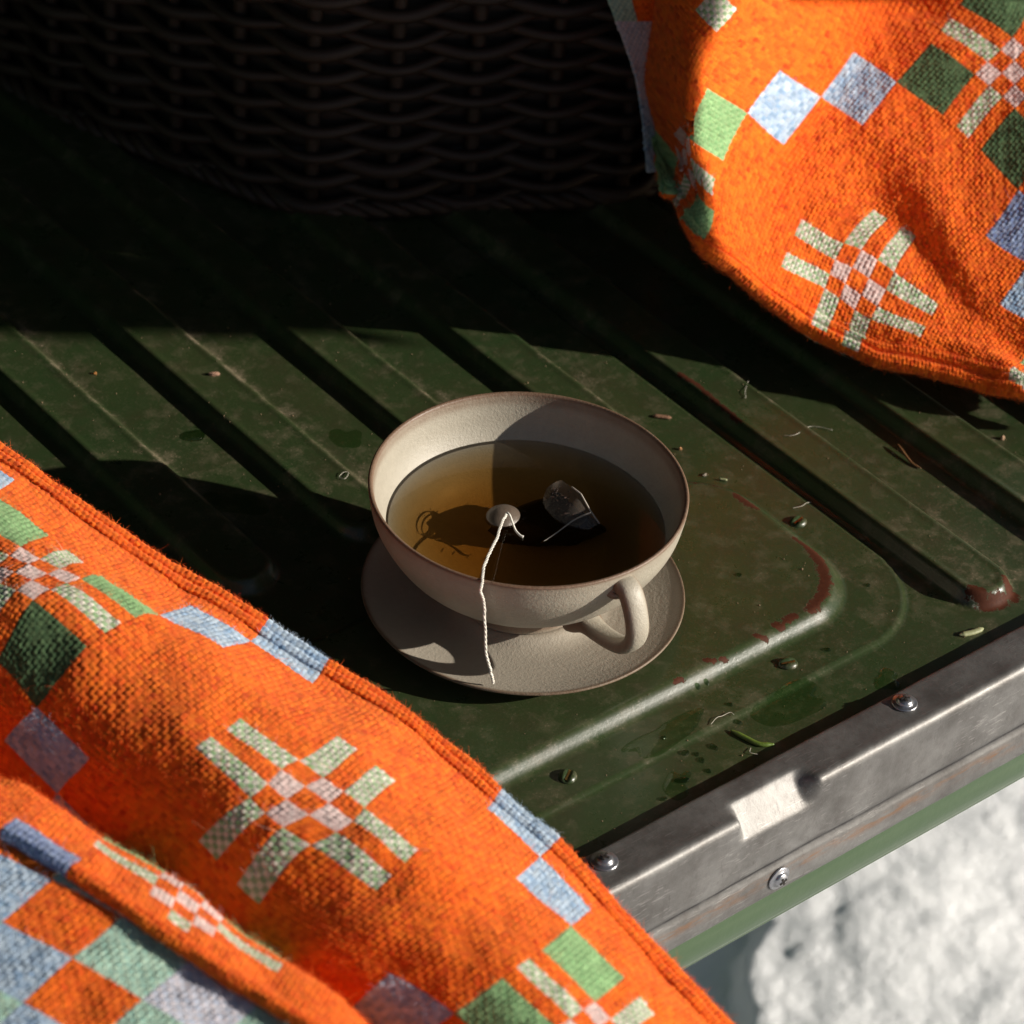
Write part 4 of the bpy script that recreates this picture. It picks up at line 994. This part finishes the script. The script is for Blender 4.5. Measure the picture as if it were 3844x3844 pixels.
for k in range(nst):
    zz = np.linspace(-.004, BZ0+NROW*PITCH+.006, 12); pth = bpos(np.full(12, k*step+.0), zz, 0*zz)
    child('stake', tube_mesh('stake', pth, .0034, 7), WILLOW, basket)
sarr = np.linspace(0, PER, 340)
for q in range(3):
    a_ = sarr/PER*2*math.pi*40+q*2.094
    child('border_rod', tube_mesh('border_rod', bpos(sarr, BZ0+NROW*PITCH+.004+.0035*np.sin(a_), .0035*np.cos(a_)), .0034, 7, cap=False), WILLOW, basket)
    child('foot_rod', tube_mesh('foot_rod', bpos(sarr, .0005+.0022*np.sin(a_), .002+.0030*np.cos(a_)), .0028, 7, cap=False), WILLOW, basket)
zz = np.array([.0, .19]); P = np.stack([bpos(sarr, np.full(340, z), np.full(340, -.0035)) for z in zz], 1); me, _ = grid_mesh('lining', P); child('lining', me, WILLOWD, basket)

# ------------------------------------------------------------------ vehicle the tailgate belongs to (mostly outside the picture)
DARKP = m_plain('dark_cab_paint', (.02, .028, .018), .6)
CANV = m_plain('olive_canvas', (.045, .045, .030), .9, 0, 600, .0005)
veh = empty('off_road_vehicle', (0, 1.4, -.2), label='body of a dark green off road vehicle whose cargo bay holds the basket', cat='vehicle')
bpy.context.view_layer.update()
child('cargo_floor', box_mesh('cargo_floor', -.72, .72, .622, 2.2, -.06, -.004, .002), GREEN, veh, False)
child('side_panel', box_mesh('side_panel', -.80, -.735, .30, 2.2, -.12, .95, .004), BARPAINT, veh, False)
child('side_panel', box_mesh('side_panel', .735, .80, .30, 2.2, -.12, .95, .004), BARPAINT, veh, False)
child('bulkhead', box_mesh('bulkhead', -.73, .73, 2.16, 2.2, 0, .94, .002), DARKP, veh, False)
child('roof', box_mesh('roof', -.80, .80, -.12, 2.2, .952, .98, .004), CANV, veh, False)
# unseen sheet added only to shade the bay, with a slanting lower edge
uaz, naz = np.array([-.70, .714]), np.array([.714, .70]); te = math.tan(SUN_EL)
XC = .745
def sheet_pt(p, T):
    y = (p-.714*XC)/.70; s__ = -.70*XC+.714*y
    return (XC, y, (T-s__)*te)
# the added sheet's lower edge follows the top of the blanket as the sun sees it, so the blanket is lit and the bay behind is not
TP = [(0, 1000), (60, 668), (100, 440), (139, 232), (152, 170), (165, 105), (172, 50)]
vv = []
for o in b2.children:
    if o.type == 'MESH' and o.name.startswith('front'):
        co = np.zeros(len(o.data.vertices)*3); o.data.vertices.foreach_get('co', co); vv.append(co.reshape(-1, 3))
vv = np.vstack(vv); qq = (vv-CAM)@RM.T; pp_ = qq[:, :2]/qq[:, 2:]*FPX+PX/2
vv = vv[(pp_[:, 0] < 3990) & (pp_[:, 1] > -20)]
bp = (vv[:, 0]*naz[0]+vv[:, 1]*naz[1])*1000; bt = (vv[:, 0]*uaz[0]+vv[:, 1]*uaz[1]+vv[:, 2]/te)*1000
prev = 20
bins = [(pc, float(bt[np.abs(bp-pc) < 3.5].max())) for pc in range(178, 470, 6) if (np.abs(bp-pc) < 3.5).any()]
TP += [(pc, min(q[1] for q in bins[max(0, n_-1):n_+2])-6) for n_, (pc, _) in enumerate(bins)]
TP += [(TP[-1][0]+10, TP[-1][1]), (620, TP[-1][1])]
pts = [sheet_pt(p/1000, T/1000) for p, T in TP]
tops = [(XC, p[1], 1.9 if p[2] < 1.2 else 1.9) for p in pts]
V = []; F = []
for a_, b_ in zip(pts, tops):
    V += [a_, b_, (XC+.004, a_[1], a_[2]), (XC+.004, b_[1], b_[2])]
for i in range(len(pts)-1):
    k = 4*i; F += [(k, k+4, k+5, k+1), (k+2, k+3, k+7, k+6), (k, k+2, k+6, k+4), (k+1, k+5, k+7, k+3)]
F += [(0, 1, 3, 2), (4*len(pts)-4, 4*len(pts)-2, 4*len(pts)-1, 4*len(pts)-3)]
child('shade_sheet', mesh('shade_sheet', V, F), CANV, veh, False)

# ------------------------------------------------------------------ snow
SZ = -.62
m = M('snow'); c = m.coord('Object')
f1_ = m.noise(c, 90, 5, .7); f2_ = m.noise(c, 420, 4, .7)
spk = m.ramp(m.vor(c, 260), [(.0, 1.), (.06, 0.)])
m.bsdf(m.mix(m.math('MULTIPLY', spk, .7), (.90, .90, .905), (1, 1, 1)), .55, 0, m.math('ADD', f1_, m.math('MULTIPLY', f2_, .8)), .003, .9, Subsurface_Weight=.0)
SNOWM = m.m
q0 = at(3450, 3500, SZ)
def snow_h(x, y):
    a, b = (x-q0[0]), (y-q0[1])
    lump = noise2(x*5.2+3, y*5.2+9, 91, 2); l2 = noise2(x*14, y*14, 92, 3); l3 = noise2(x*60, y*60, 94, 3); l4 = noise2(x*210, y*210, 97, 2)
    return .007*lump+.0045*l2+.0012*l3+.0004*l4
fx = np.concatenate([np.linspace(-30, q0[0]-.75, 40)[:-1], np.arange(q0[0]-.75, q0[0]+.75, .0030), np.linspace(q0[0]+.75, 30, 40)[1:]])
fy = np.concatenate([np.linspace(-30, q0[1]-.75, 40)[:-1], np.arange(q0[1]-.75, q0[1]+.75, .0030), np.linspace(q0[1]+.75, 30, 40)[1:]])
SXX, SYY = np.meshgrid(fx, fy, indexing='ij')
hh = snow_h(SXX, SYY)
# a broken crust: the raised slab on the right ends in a ragged step along a line read from the photograph
e0, e1 = at(2850, 3440, SZ)[:2], at(2890, 3844, SZ)[:2]
dirv = (e1-e0)/np.linalg.norm(e1-e0); nv_ = np.array([-dirv[1], dirv[0]]); qr = at(3600, 3600, SZ)[:2]
if (qr-e0)@nv_ < 0: nv_ = -nv_
sd = (SXX-e0[0])*nv_[0]+(SYY-e0[1])*nv_[1]+.020*noise2(SXX*18, SYY*18, 95, 3)
hh = hh+.014*sstep(-.006, .014, sd)
P = np.stack([SXX, SYY, SZ-.05+hh], -1)
me, _ = grid_mesh('snow', P)
tag(link('snow', me, SNOWM), 'lumpy white snow on the ground below the tailgate', kind='structure')
